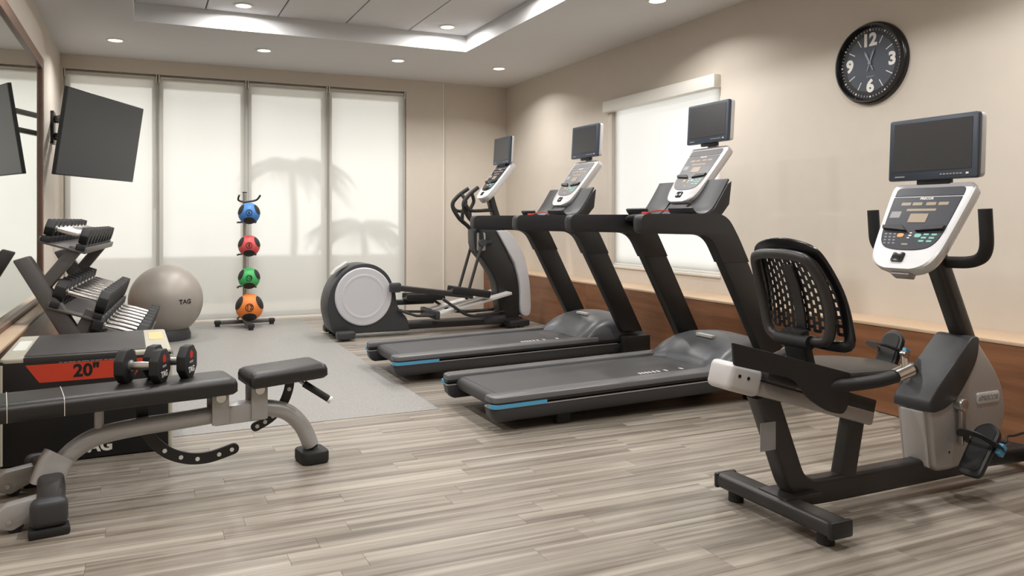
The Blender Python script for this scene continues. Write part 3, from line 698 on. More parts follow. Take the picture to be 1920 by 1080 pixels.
    MB().sweep([(1.98, 0, 1.02), (1.86, 0, 1.36), (1.80, 0, 1.56)], rect(0.10, 0.075, 0.02), up=(1, 0, 0)).build('console_post', 'black_plastic', t)
    console(t, (1.71, 1.44), (2.02, 1.835), tv_fwd=-0.06, tv_gap=-0.012, tv_h=0.30)
    return t
elliptical()

# ================================================================ recumbent bike
def bike():
    t = thing('recumbent_bike', 'grey recumbent exercise bike with mesh backrest by the wood ledge', 'exercise bike', (2.32, 2.33, 0), 0)
    # rear stabiliser and curved frame tube that becomes the floor beam
    MB().sweep([(0, -0.30, 0.075), (0, 0, 0.075), (0, 0.30, 0.075)], rect(0.105, 0.062, 0.024)).build('rear_stabilizer', 'charcoal_metal', t)
    for s in (-1, 1):
        MB().box(-0.056, 0.056, s * 0.30 - 0.012, s * 0.30 + 0.012, 0.042, 0.108, bev=0.01).build('end_cap', 'black_plastic', t)
        MB().cyl((0, s * 0.235, 0), (0, s * 0.235, 0.05), 0.032, n=14).build('foot_pad', 'black_rubber', t)
    MB().box(-0.03, 0.16, -0.075, 0.075, 0.098, 0.112, bev=0.004).build('mount_plate', 'charcoal_metal', t)
    MB().sweep(fillet([(-0.085, 0, 0.52), (0.085, 0, 0.10), (0.30, 0, 0.095), (1.20, 0, 0.10)], 0.10, 8), rect(0.075, 0.105, 0.02), up=(0, 0, 1)).build('frame_tube', 'charcoal_metal', t)
    MB().box(-0.128, -0.05, -0.0405, -0.038, 0.30, 0.41).build('warning_label', 'print_grey', t)
    MB().sweep([(0.35, 0, 0.10), (0.42, 0, 0.40)], rect(0.07, 0.085, 0.02), up=(1, 0, 0)).build('seat_strut', 'charcoal_metal', t)
    # sloping seat rail
    R = Matrix.Translation((-0.285, 0, 0.612)) @ Matrix.Rotation(math.radians(16.4), 4, 'Y')
    MB().box(0.0, 0.80, -0.055, 0.055, -0.05, 0.01, M=R, bev=0.012).build('seat_rail', 'silver_paint', t)
    cap = MB().box(-0.012, 0.15, -0.066, 0.066, -0.058, 0.05, M=R, bev=0.022, seg=3).build('rail_end_cap', 'silver_light', t)
    for q in (0.03, 0.075): MB().cyl(R @ V(q, -0.068, 0.005), R @ V(q, -0.062, 0.005), 0.007, n=10).build('screw_hole', 'black_gloss', cap)
    MB().box(0.62, 0.80, -0.05, 0.05, -0.005, 0.06, M=R, bev=0.006).build('rail_block', 'black_plastic', t)
    # seat carriage with its dark side plates
    for s in (-1,):
        pl = round_poly([(-0.413, 0.766), (0.165, 0.612), (0.15, 0.485), (0.125, 0.458), (0.045, 0.475), (-0.06, 0.535), (-0.115, 0.612), (-0.405, 0.684)], [0.004, 0.01, 0.03, 0.03, 0.05, 0.05, 0.04, 0.01], 4)
        MB().prism(pl, 'xz', s * 0.196, s * 0.206, bev=0.003, seg=1).build('carriage_plate', 'black_plastic', t)
    MB().box(0.02, 0.46, -0.095, 0.095, 0.0, 0.05, M=R @ Matrix.Translation((0.12, 0, 0.02)), bev=0.01).build('seat_carriage', 'black_plastic', t)
    so = spline([V(0.0, -0.18, 0), V(0.26, -0.188, 0), V(0.47, -0.15, 0), V(0.58, -0.05, 0), V(0.58, 0.05, 0), V(0.47, 0.15, 0), V(0.26, 0.188, 0), V(0.0, 0.18, 0), V(-0.03, 0.0, 0)], 5, closed=True)
    Rs = Matrix.Translation((0.03, 0, 0.602)) @ Matrix.Rotation(math.radians(2.5), 4, 'Y')
    def ring(sc, z): return [Rs @ V(0.28 + (p.x - 0.28) * sc, p.y * sc, z) for p in so]
    MB().loft([ring(0.92, -0.045), ring(0.99, -0.03), ring(1.0, 0.0), ring(0.97, 0.012), ring(0.86, 0.02)]).build('seat_cushion', 'vinyl', t)
    # backrest: curved slotted shell, tube ring behind it, post
    def bk(y, h):
        """point of the backrest shell: h up the back, bowl shaped across."""
        return V(0.145 - 0.24 * h + 0.012 * (y / 0.2) ** 2 + 0.03 * math.sin(h * 5.8), y, 0.725 + h * 0.70)
    H0 = 0.54
    def halfw(h):
        h = max(h, 0.0)
        return 0.205 * (1 - 0.32 * (h / H0) ** 2.2) if h < H0 * 0.9 else 0.205 * (1 - 0.32 * (h / H0) ** 2.2) * math.sqrt(max(0.05, 1 - ((h - 0.9 * H0) / (0.1 * H0)) ** 2 * 0.35))
    def bar(pts, r, mb):
        mb.sweep(pts, rect(r[0], r[1], 0.002, 1), up=(1, 0, 0))
    # slotted panel as staggered webs: vertical ribs and short bridges leave open slots between them
    mb = MB(); nrib = 15
    for i in range(nrib):
        f_ = -0.92 + 1.84 * i / (nrib - 1)
        mb.sweep([bk(f_ * halfw(h), h) for h in [0.04 + (H0 - 0.07) * q / 12 for q in range(13)]], rect(0.010, 0.006), up=(1, 0, 0.2))
    mb.build('slot_ribs', 'black_plastic', t)
    mb = MB()
    for i in range(nrib - 1):
        for r_ in range(10):
            h = 0.045 + (H0 - 0.09) * (r_ + (0.5 if i % 2 else 0.0)) / 9.6
            a, b = -0.92 + 1.84 * i / (nrib - 1), -0.92 + 1.84 * (i + 1) / (nrib - 1)
            mb.sweep([bk(a * halfw(h), h), bk(b * halfw(h), h)], rect(0.014, 0.006), up=(1, 0, 0.2))
    br = mb.build('slot_bridges', 'black_plastic', t); br['kind'] = 'stuff'
    edge = [(-1, 0.0), (-1, 0.14), (-1, 0.28), (-1, 0.42), (-0.95, 0.50), (-0.6, 0.535), (0, 0.545), (0.6, 0.535), (0.95, 0.50), (1, 0.42), (1, 0.28), (1, 0.14), (1, 0.0), (0.7, -0.025), (0, -0.02), (-0.7, -0.025)]
    ep = spline([bk(a * halfw(min(h, H0)), h) for a, h in edge], 4, closed=True)
    MB().sweep(ep, rect(0.045, 0.016, 0.006), up=(1, 0, 0.15), closed=True).build('back_shell_rim', 'black_gloss', t)
    MB().sweep([bk(0, h) + V(-0.012, 0, 0) for h in (0.02, 0.15, 0.3, 0.42)], rect(0.05, 0.012, 0.004), up=(1, 0, 0.2)).build('back_spine', 'black_plastic', t)
    rp = [(-0.155, 0.03), (-0.17, 0.16), (-0.165, 0.32), (-0.14, 0.44), (-0.10, 0.475), (0, 0.485), (0.10, 0.475), (0.14, 0.44), (0.165, 0.32), (0.17, 0.16), (0.155, 0.03), (0.11, -0.005), (0, -0.01), (-0.11, -0.005)]
    MB().tube(spline([bk(0.0, h) + V(-0.055 + 0.02 * abs(y) / 0.17, y, 0.0) for y, h in rp], 4, closed=True), 0.021, 10, up=(1, 0, 0.1), closed=True).build('back_tube', 'charcoal_metal', t)
    MB().sweep(spline([(0.16, 0, 0.52), (0.12, 0, 0.64), (0.09, 0, 0.755)], 4), rect(0.11, 0.045, 0.01), up=(1, 0, 0)).build('back_post', 'black_plastic', t)
    MB().cyl((0.085, -0.085, 0.715), (0.085, 0.085, 0.715), 0.028, n=14).build('tilt_pivot', 'black_rubber', t)
    # side grips with metal pulse plates, adjuster lever
    for s in (-1, 1):
        P = fillet([(0.06, s * 0.18, 0.565), (0.15, s * 0.225, 0.572), (0.28, s * 0.272, 0.590), (0.41, s * 0.272, 0.622)], 0.07, 6)
        g = MB().tube(P, 0.025, 12).build('side_grip', 'black_rubber', t)
        MB().cyl((0.315, s * 0.274, 0.600), (0.40, s * 0.2725, 0.6195), 0.027, n=16).build('pulse_plate', 'chrome', g)
        MB().cyl((0.40, s * 0.2725, 0.6195), (0.42, s * 0.272, 0.6245), 0.027, n=16, bev=0.006).build('grip_end', 'black_plastic', g)
    MB().sweep([(0.365, -0.28, 0.615), (0.37, -0.272, 0.68)], rect(0.026, 0.012, 0.005), up=(0, 1, 0)).cyl((0.37, -0.284, 0.68), (0.37, -0.262, 0.68), 0.014).build('adjust_lever', 'chrome', t)
    MB().cyl((0.52, 0.05, 0.40), (0.52, 0.05, 0.30), 0.004, n=6).build('lever_cable', 'blue_accent', t)
    # drive housing: silver lower body, dark crown
    prof = round_poly([(0.81, 0.13), (0.778, 0.385), (0.79, 0.43), (1.04, 0.665), (1.10, 0.662), (1.222, 0.52), (1.266, 0.452), (1.294, 0.335), (1.275, 0.26), (1.20, 0.165), (1.10, 0.12), (0.90, 0.105), (0.83, 0.108)],
                      [0.01, 0.02, 0.03, 0.03, 0.03, 0.01, 0.03, 0.08, 0.08, 0.05, 0.04, 0.03, 0.02], 5)
    MB().prism(prof, 'xz', -0.08, 0.08, bev=0.016, seg=3).build('drive_housing', 'silver_paint', t)
    crown = round_poly([(0.767, 0.374), (0.769, 0.415), (0.83, 0.485), (1.055, 0.683), (1.10, 0.678), (1.09, 0.585), (1.04, 0.515), (0.965, 0.425), (0.88, 0.378), (0.81, 0.366)], [0.01, 0.05, 0.04, 0.03, 0.02, 0.05, 0.05, 0.05, 0.04, 0.03], 5)
    MB().prism(crown, 'xz', -0.088, 0.088, bev=0.026, seg=4).build('housing_crown', 'dark_plastic', t)
    MB().prism(round_poly([(0.768, 0.37), (0.84, 0.362), (0.85, 0.112), (0.80, 0.122)], 0.01), 'xz', -0.055, 0.055, bev=0.01).build('housing_front', 'silver_light', t)
    badge = MB().prism([(p[0] + 1.16, p[1] + 0.402) for p in rect(0.155, 0.05, 0.013)], 'xz', -0.086, -0.079, bev=0.003).build('badge', 'silver_light', t)
    lettering('brand_letters', '//PRECOR', 0.031, 'print_grey', badge, frame((1.16, -0.0865, 0.402), (1, 0, 0), (0, 0, 1), (0, -1, 0)), 0.0012, 0.001)
    MB().cyl((0.905, -0.081, 0.185), (0.905, -0.078, 0.185), 0.006, n=10).build('screw', 'black_gloss', t)
    # cranks and pedals
    for s, ex, ez in ((-1, 0.965, 0.215), (1, 0.85, 0.55)):
        cx, cz = 0.957, 0.391
        y = s * 0.10
        MB().cyl((cx, s * 0.075, cz), (cx, s * 0.115, cz), 0.028, n=16, bev=0.004).build('crank_boss', 'brushed', t)
        MB().sweep([(cx, y, cz), (ex, y, ez)], rect(0.03, 0.02, 0.006), up=(0, 1, 0)).build('crank_arm', 'brushed', t)
    def pedal(x, y, z, ang, tilt):
        R2 = Matrix.Translation((x, y, z)) @ Matrix.Rotation(ang, 4, 'Y') @ Matrix.Rotation(tilt, 4, 'X')
        p = MB().prism(round_poly([(-0.125, -0.05), (0.10, -0.055), (0.14, 0.0), (0.10, 0.055), (-0.125, 0.05)], [0.03, 0.03, 0.04, 0.03, 0.03], 5), 'xy', -0.016, 0.01, M=R2, bev=0.006).build('pedal', 'black_plastic', t)
        MB().prism(round_poly([(-0.10, -0.038), (0.10, -0.04), (0.115, 0.0), (0.10, 0.04), (-0.10, 0.038)], 0.02, 4), 'xy', 0.009, 0.014, M=R2).build('tread_pad', 'black_rubber', p)
        MB().sweep([R2 @ q for q in spline([V(0.03, -0.06, -0.02), V(0.03, -0.068, 0.03), V(0.03, -0.03, 0.085), V(0.03, 0.03, 0.085), V(0.03, 0.068, 0.03), V(0.03, 0.06, -0.02)], 5)], rect(0.05, 0.005), up=tuple((R2.to_3x3() @ V(1, 0, 0)))).build('pedal_strap', 'dark_plastic', p)
        MB().box(0.005, 0.055, -0.082, -0.062, -0.03, 0.005, M=R2, bev=0.004).build('strap_buckle', 'blue_accent', p)
    pedal(0.955, -0.18, 0.215, math.radians(-52), 0.0)
    pedal(0.845, 0.175, 0.565, math.radians(-65), 0.0)
    # mast, handlebar, console
    MB().sweep([(1.145, 0, 0.60), (1.05, 0, 0.79), (0.93, 0, 1.03)], rect(0.08, 0.085, 0.03), up=(1, 0, 0)).build('mast', 'charcoal_metal', t)
    MB().tube(fillet([(0.86, -0.265, 1.245), (0.875, -0.265, 1.06), (0.95, -0.16, 1.015), (0.96, 0, 1.01), (0.95, 0.16, 1.015), (0.875, 0.265, 1.06), (0.86, 0.265, 1.245)], 0.10, 8), 0.026, 12, up=(1, 0, 0)).build('handlebar', 'black_rubber', t)
    console(t, (0.675, 0.99), (0.915, 1.362), tv_fwd=-0.03, tv_gap=0.016, tv_tilt=0.05)
    # front stabiliser
    MB().sweep([(1.15, 0, 0.10), (1.56, 0, 0.085)], rect(0.075, 0.07, 0.02)).build('front_beam', 'black_plastic', t)
    MB().sweep([(1.57, -0.27, 0.075), (1.57, 0.27, 0.075)], rect(0.1, 0.062, 0.022), up=(0, 0, 1)).build('front_stabilizer', 'black_plastic', t)
    for s in (-1, 1):
        MB().cyl((1.59, s * 0.22, 0.0), (1.59, s * 0.22, 0.05), 0.032).build('foot_pad', 'black_rubber', t)
        MB().cyl((1.52, s * 0.26, 0.04), (1.52, s * 0.29, 0.04), 0.035).build('transport_wheel', 'black_rubber', t)
    MB().tube(spline([(1.26, -0.03, 0.19), (1.38, -0.02, 0.155), (1.46, 0.02, 0.165), (1.56, 0.05, 0.15), (1.7, 0.08, 0.14), (1.80, 0.1, 0.10)], 6), 0.006, 6).build('power_cord', 'black_rubber', t)
    return t
bike()

# ================================================================ wall television on its swing arm
def wall_tv():
    t = thing('wall_television', 'large dark flat television angled on a swing arm at the left wall', 'television', (-0.35, 8.05, 1.965), 0)
    A = V(-0.649, 7.437, 1.965) - V(-0.35, 8.05, 1.965); wdir = (-A).normalized(); wdir.z = 0; wdir.normalize()   # near edge to far edge
    hn = V(wdir.y, -wdir.x, 0); a = math.radians(8.7)                    # faces the room, tipped down
    up = V(0, 0, math.cos(a)) + hn * math.sin(a); n = wdir.cross(up).normalized()
    if n.dot(hn) < 0: n = -n
    M = frame((0, 0, 0), wdir, up, n); w, h = 1.36, 0.765
    MB().prism(rect(w, h, 0.008), 'xy', -0.03, 0.0, M=M, bev=0.004).build('case', 'black_plastic', t)
    MB().prism(rect(w - 0.022, h - 0.022, 0.003), 'xy', -0.002, 0.002, M=M).build('screen', 'tv_screen', t)
    MB().prism(rect(0.7, 0.4, 0.04), 'xy', -0.06, -0.028, M=M, bev=0.012).build('back_bulge', 'black_plastic', t)
    MB().box(-0.42, 0.16, 0.08, 0.16, -0.066, -0.028, M=M, bev=0.004).build('mount_plate', 'black_plastic', t)
    o = V(-0.35, 8.05, 1.965); pc = V(XL + 0.0, 8.55, 2.10) - o
    MB().box(pc.x, pc.x + 0.03, pc.y - 0.09, pc.y + 0.09, pc.z - 0.16, pc.z + 0.16, bev=0.006).build('wall_plate', 'black_plastic', t)
    for dz in (0.085, -0.085):
        e = M @ V(-0.30, 0.12 + dz, -0.065)
        MB().sweep([(pc.x + 0.03, pc.y, pc.z + dz), tuple(e)], rect(0.05, 0.045, 0.008)).build('swing_arm', 'black_plastic', t)
        MB().box(-0.36, -0.24, 0.12 + dz - 0.03, 0.12 + dz + 0.03, -0.075, -0.028, M=M, bev=0.006).build('arm_shoe', 'black_plastic', t)
        MB().cyl((pc.x + 0.045, pc.y, pc.z + dz - 0.035), (pc.x + 0.045, pc.y, pc.z + dz + 0.035), 0.026, n=14).build('arm_joint', 'black_plastic', t)
    return t
wall_tv()

# ================================================================ dumbbells
def dumbbell_mesh(head_r, head_t, grip, sides, grip_r=0.016, bev=0.006):
    """two heads and a handle along local x, resting with its flat side at z = 0."""
    zc = head_r * math.cos(PI / sides); hs = []
    for s in (-1, 1):
        pr = [(head_r * math.cos(2 * PI * (k + 0.5) / sides + PI / 2), zc + head_r * math.sin(2 * PI * (k + 0.5) / sides + PI / 2)) for k in range(sides)]
        a, b = sorted((s * grip / 2, s * (grip / 2 + head_t)))
        hs.append(MB().prism(pr, 'yz', a, b, bev=bev))
    hd = MB().lathe([(grip_r * 1.5, -grip / 2), (grip_r * 1.5, -grip / 2 + 0.006), (grip_r, -grip / 2 + 0.012), (grip_r * 1.12, 0), (grip_r, grip / 2 - 0.012), (grip_r * 1.5, grip / 2 - 0.006), (grip_r * 1.5, grip / 2)], M=frame((0, 0, zc), (0, 1, 0), (0, 0, 1), (1, 0, 0)), n=16)
    return hs, hd, zc

RACK = Matrix.Translation((-0.45, 5.72, 0.004)) @ Matrix.Rotation(math.radians(-4.0), 4, 'Z')
TIERS = [  # x0, z0 (wall side head centre), x1, z1 (room side), count, spacing, head radius, head thickness, words
    (-0.12, 1.145, 0.085, 1.085, 9, 0.165, 0.062, 0.055, 'top'), (-0.06, 0.725, 0.195, 0.64, 9, 0.165, 0.080, 0.066, 'middle'), (0.165, 0.49, 0.43, 0.405, 8, 0.185, 0.080, 0.066, 'bottom')]
def dumbbell_rack():
    t = thing('dumbbell_rack', 'three-tier grey steel dumbbell rack standing against the mirror', 'rack', RACK.translation, math.radians(-4.0))
    for y in (0.06, 1.50):
        y0, y1 = y - 0.045, y + 0.045
        MB().prism([(-0.335, 0.93), (-0.24, 0.96), (-0.215, 0.92), (0.27, 0.05), (0.15, 0.05), (0.01, 0.33)][:3] + [(0.29, 0.05), (0.15, 0.05)], 'xz', y0, y1, bev=0.012).build('upright', 'rack_metal', t)
        MB().box(-0.22, 0.58, y0, y1, 0.0, 0.055, bev=0.012).build('foot', 'rack_metal', t)
        MB().sweep([(-0.17, y, 0.74), (0.03, y, 1.0)], rect(0.08, 0.075, 0.012), up=(0, 1, 0)).build('shelf_arm', 'rack_metal', t)
        MB().sweep([(0.03, y, 0.38), (0.13, y, 0.585)], rect(0.08, 0.075, 0.012), up=(0, 1, 0)).build('shelf_arm', 'rack_metal', t)
        MB().sweep([(0.22, y, 0.14), (0.36, y, 0.37)], rect(0.08, 0.075, 0.012), up=(0, 1, 0)).build('shelf_arm', 'rack_metal', t)
    MB().box(-0.05, 0.03, 0.1, 1.46, 0.33, 0.40, bev=0.01).build('cross_tie', 'rack_metal', t)
    for x0, z0, x1, z1, n, sp, r, ht, nm in TIERS:
        a = math.atan2(z0 - z1, x1 - x0); L = math.hypot(x1 - x0, z0 - z1)
        R = Matrix.Translation(((x0 + x1) / 2, 0, (z0 + z1) / 2)) @ Matrix.Rotation(a, 4, 'Y')
        zz = -r * 0.924
        sf = MB().box(-L / 2 - 0.035, L / 2 + 0.035, 0.0, 1.56, zz - 0.055, zz - 0.04, M=R, bev=0.003).build('shelf', 'rack_metal', t)
        MB().box(L / 2 + 0.028, L / 2 + 0.04, 0.0, 1.56, zz - 0.055, zz - 0.012, M=R, bev=0.003).box(-L / 2 - 0.04, -L / 2 - 0.028, 0.0, 1.56, zz - 0.055, zz - 0.012, M=R, bev=0.003).build('shelf_lip', 'rack_metal', sf)
        for s in (-1, 1):
            mb = MB()
            for k in range(n):
                yc = 0.07 + sp * k
                mb.box(s * L / 2 - 0.028, s * L / 2 + 0.028, yc - sp * 0.46, yc + sp * 0.46, zz - 0.04, zz - 0.001, M=R, bev=0.006)
            mb.build('saddle_strip', 'black_rubber', sf)
    return t
dumbbell_rack()
for x0, z0, x1, z1, n, sp, r, ht, nm in TIERS:
    L = math.hypot(x1 - x0, z0 - z1); a = math.atan2(z0 - z1, x1 - x0); proto = None
    hs, hd, zc = dumbbell_mesh(r, ht, L - ht, 6 if nm == 'top' else 8)
    for k in range(n):
        Mw = RACK @ Matrix.Translation(((x0 + x1) / 2, 0.07 + sp * k, (z0 + z1) / 2)) @ Matrix.Rotation(a, 4, 'Y') @ Matrix.Translation((0, 0, -zc))
        where = 'nearest of the row' if k == 0 else 'farthest of the row' if k == n - 1 else '%s from the near end' % ('second', 'third', 'fourth', 'fifth', 'sixth', 'seventh', 'eighth')[k - 1]
        lb = 'black dumbbell on the %s rack shelf, %s' % (nm, where)
        if proto is None:
            proto = thing('dumbbell', lb, 'dumbbell', group='dumbbells on the %s shelf of the rack' % nm)
            for m_ in hs: m_.build('weight_head', 'black_rubber', proto)
            hd.build('handle', 'chrome', proto); o = proto
        else:
            o = copy_tree(proto); o['label'] = lb
        o.matrix_world = Mw

# ================================================================ exercise ball
bx, by = 0.205, 8.31
tag(MB().lathe([(0.20, 0.0), (0.235, 0.004), (0.235, 0.05), (0.215, 0.105), (0.185, 0.10), (0.17, 0.03), (0.16, 0.0)], n=40).build('ball_base', 'dark_plastic', loc=(bx, by, 0.004)), 'dark grey ring base holding up the silver exercise ball', 'ball base')
t = thing('exercise_ball', 'large silver-grey exercise ball resting on a dark ring', 'exercise ball', (bx, by, 0.04))
MB().ball((0, 0, 0.352), 0.352, (1, 1, 1.0), 48, 30).build('ball_skin', 'ball_silver', t)
dirn = V(0.47, -0.88, 0.02).normalized(); xx = V(-dirn.y, dirn.x, 0).normalized() * 1; 
if xx.x < 0: xx = -xx
lettering('ball_print', 'TAG', 0.062, 'print_black', t, frame(V(0, 0, 0.352) + dirn * 0.345, xx, V(0, 0, 1), dirn), 0.001, 0.008)

# ================================================================ medicine ball stand
SX, SY = 1.045, 9.0
t = thing('medicine_ball_stand', 'slim steel tree stand for medicine balls before the blinds', 'ball stand', (SX, SY, 0.004))
MB().tube([(0, 0, 0.06), (0, 0, 1.50)], 0.024, 14).build('pole', 'brushed', t)
MB().cyl((0, 0, 1.50), (0, 0, 1.51), 0.026).build('pole_cap', 'black_plastic', t)
MB().sweep([(-0.30, 0.02, 0.045), (0.31, 0.02, 0.045)], rect(0.045, 0.045, 0.014)).build('base_bar', 'rack_metal', t)
MB().sweep([(0, 0.02, 0.045), (0.02, -0.40, 0.045)], rect(0.045, 0.045, 0.014)).build('base_leg', 'rack_metal', t)
for x, y in ((-0.29, 0.02), (0.30, 0.02), (0.02, -0.40)):
    MB().cyl((x, y, 0), (x, y, 0.03), 0.026, n=14).build('foot', 'black_rubber', t)
    MB().box(x - 0.035, x + 0.035, y - 0.03, y + 0.03, 0.022, 0.07, bev=0.012).build('end_cap', 'black_plastic', t)
MB().tube(spline([(-0.07, -0.10, 1.47), (-0.075, -0.05, 1.42), (-0.03, -0.03, 1.40), (0.04, -0.04, 1.40), (0.12, -0.08, 1.42), (0.155, -0.12, 1.47)], 6), 0.011, 8).build('top_hook', 'charcoal_metal', t)
BALLS = [(1.265, 0.119, 'ball_blue', '6', 'blue'), (0.905, 0.119, 'ball_red', '8', 'red'), (0.545, 0.119, 'ball_green', '10', 'green'), (0.225, 0.150, 'ball_orange', '12', 'orange')]
for z, r, m_, num, nm in BALLS:
    for s in (-1, 1):
        MB().tube(spline([(s * 0.02, -0.02, z - r * 0.80), (s * 0.075, -0.03, z - r * 0.84), (s * 0.095, -0.14, z - r * 0.84), (s * 0.095, -0.22, z - r * 0.80)], 5), 0.009, 8).build('ball_prong', 'charcoal_metal', t)
for z, r, m_, num, nm in BALLS:
    pos = {'blue': 'topmost on the stand', 'red': 'second from the top', 'green': 'third from the top', 'orange': 'lowest and largest on the stand'}[nm]
    b = thing('medicine_ball', '%s and black medicine ball, %s' % (nm, pos), 'medicine ball', (SX + 0.03, SY - 0.03 - r, z - r + 0.004), 0, 'medicine balls on the stand')
    cz = V(0, 0, r)
    MB().ball(cz, r, (1, 1, 1), 32, 20).build('ball_skin', m_, b)
    view = V(-SX, -SY, 0).normalized(); sx = V(-view.y, view.x, 0); sx = -sx if sx.x < 0 else sx
    for d in (view * 0.62 + V(0, 0, -0.78), view * 0.35 + sx * -0.85 + V(0, 0, 0.42), view * 0.35 + sx * 0.85 + V(0, 0, 0.42)):
        d = d.normalized(); u_ = d.orthogonal().normalized()
        Mx = frame(cz, u_, d.cross(u_), d); prof = [(max(0.001, r * 1.012 * math.sin(q)), r * 1.012 * math.cos(q)) for q in [0.54 * k / 8 for k in range(9)]][::-1]
        MB().lathe(prof + [(0.001, r * 0.8)], M=Mx, n=28).build('grip_patch', 'black_rubber', b)
    n_ = (view + V(0, 0, 0.08)).normalized(); uu = (V(0, 0, 1) - n_ * n_.z).normalized(); cx_ = uu.cross(n_)
    lettering('number', num, r * 0.44, 'print_black', b, frame(cz + n_ * r * 0.985, cx_, uu, n_), 0.001, r * 0.025)
    Mr = frame(cz + n_ * r * 0.965, cx_, uu, n_)
    MB().sweep([Mr @ V(r * 0.27 * math.cos(2 * PI * k / 24), r * 0.27 * math.sin(2 * PI * k / 24), 0) for k in range(24)], rect(r * 0.05, r * 0.08), up=tuple(n_), closed=True).build('emblem_ring', 'print_black', b)

# ================================================================ plyometric box
t = thing('plyometric_box', 'black plyometric box with red 20 inch band behind the bench', 'plyo box', (-0.26, 4.70, 0.004), math.radians(1.0))
bw, bd, bh = 0.385, 0.40, 0.524
MB().box(-bw, bw, -bd, bd, 0.0, bh - 0.012, bev=0.012).build('body', 'box_black', t)
MB().prism(round_poly([(-bw, -bd), (bw, -bd), (bw, bd), (-bw, bd)], 0.03), 'xy', bh - 0.03, bh, bev=0.010, seg=3).build('top_edge', 'box_edge', t)
MB().prism(round_poly([(-bw + 0.10, -bd + 0.035), (bw - 0.12, -bd + 0.035), (bw - 0.12, bd - 0.03), (-bw + 0.10, bd - 0.03)], 0.012), 'xy', bh - 0.004, bh + 0.004, bev=0.002).build('top_pad', 'box_top', t)
MB().prism([(p[0] + bw - 0.06, p[1] + 0.12) for p in rect(0.075, 0.30, 0.008)], 'xy', bh - 0.001, bh + 0.0015).build('tan_sticker', 'sticker_tan', t)
MB().prism([(p[0] - bw + 0.055, p[1] + 0.02) for p in rect(0.06, 0.34, 0.008)], 'xy', bh - 0.001, bh + 0.0015).build('white_patch', 'patch_white', t)  # pale patch along the left end of the top
MB().box(-bw + 0.10, bw - 0.17, -bd - 0.002, -bd + 0.034, bh - 0.032, bh + 0.0012, bev=0.006).build('front_edge_strip', 'box_top', t)
for x in (-bw, bw): MB().cyl((x * 0.985, -bd * 0.985, 0.01), (x * 0.985, -bd * 0.985, bh - 0.03), 0.012, n=12).build('corner_guard', 'box_edge', t)
band = MB().prism([(-0.275, 0.487), (0.265, 0.487), (0.21, 0.398), (-0.215, 0.398)], 'xz', -bd - 0.002, -bd + 0.002).build('red_band', 'box_red', t)
fr = lambda x, z, d=0.0025: frame((x, -bd - d, z), (1, 0, 0), (0, 0, 1), (0, -1, 0))
lettering('height_number', '20"', 0.086, 'print_black', band, fr(-0.01, 0.443), 0.003, 0.0006)
sm = MB()
for k in range(16): sm.box(-0.13 + 0.02 * k, -0.117 + 0.02 * k + 0.003 * (k % 3), -bd - 0.0028, -bd - 0.0015, 0.4895, 0.4925)
sm.build('small_print', 'print_grey', t)
lettering('brand_letters', 'TAG', 0.078, 'print_white', t, fr(0.03, 0.058), 0.003, 0.0006)

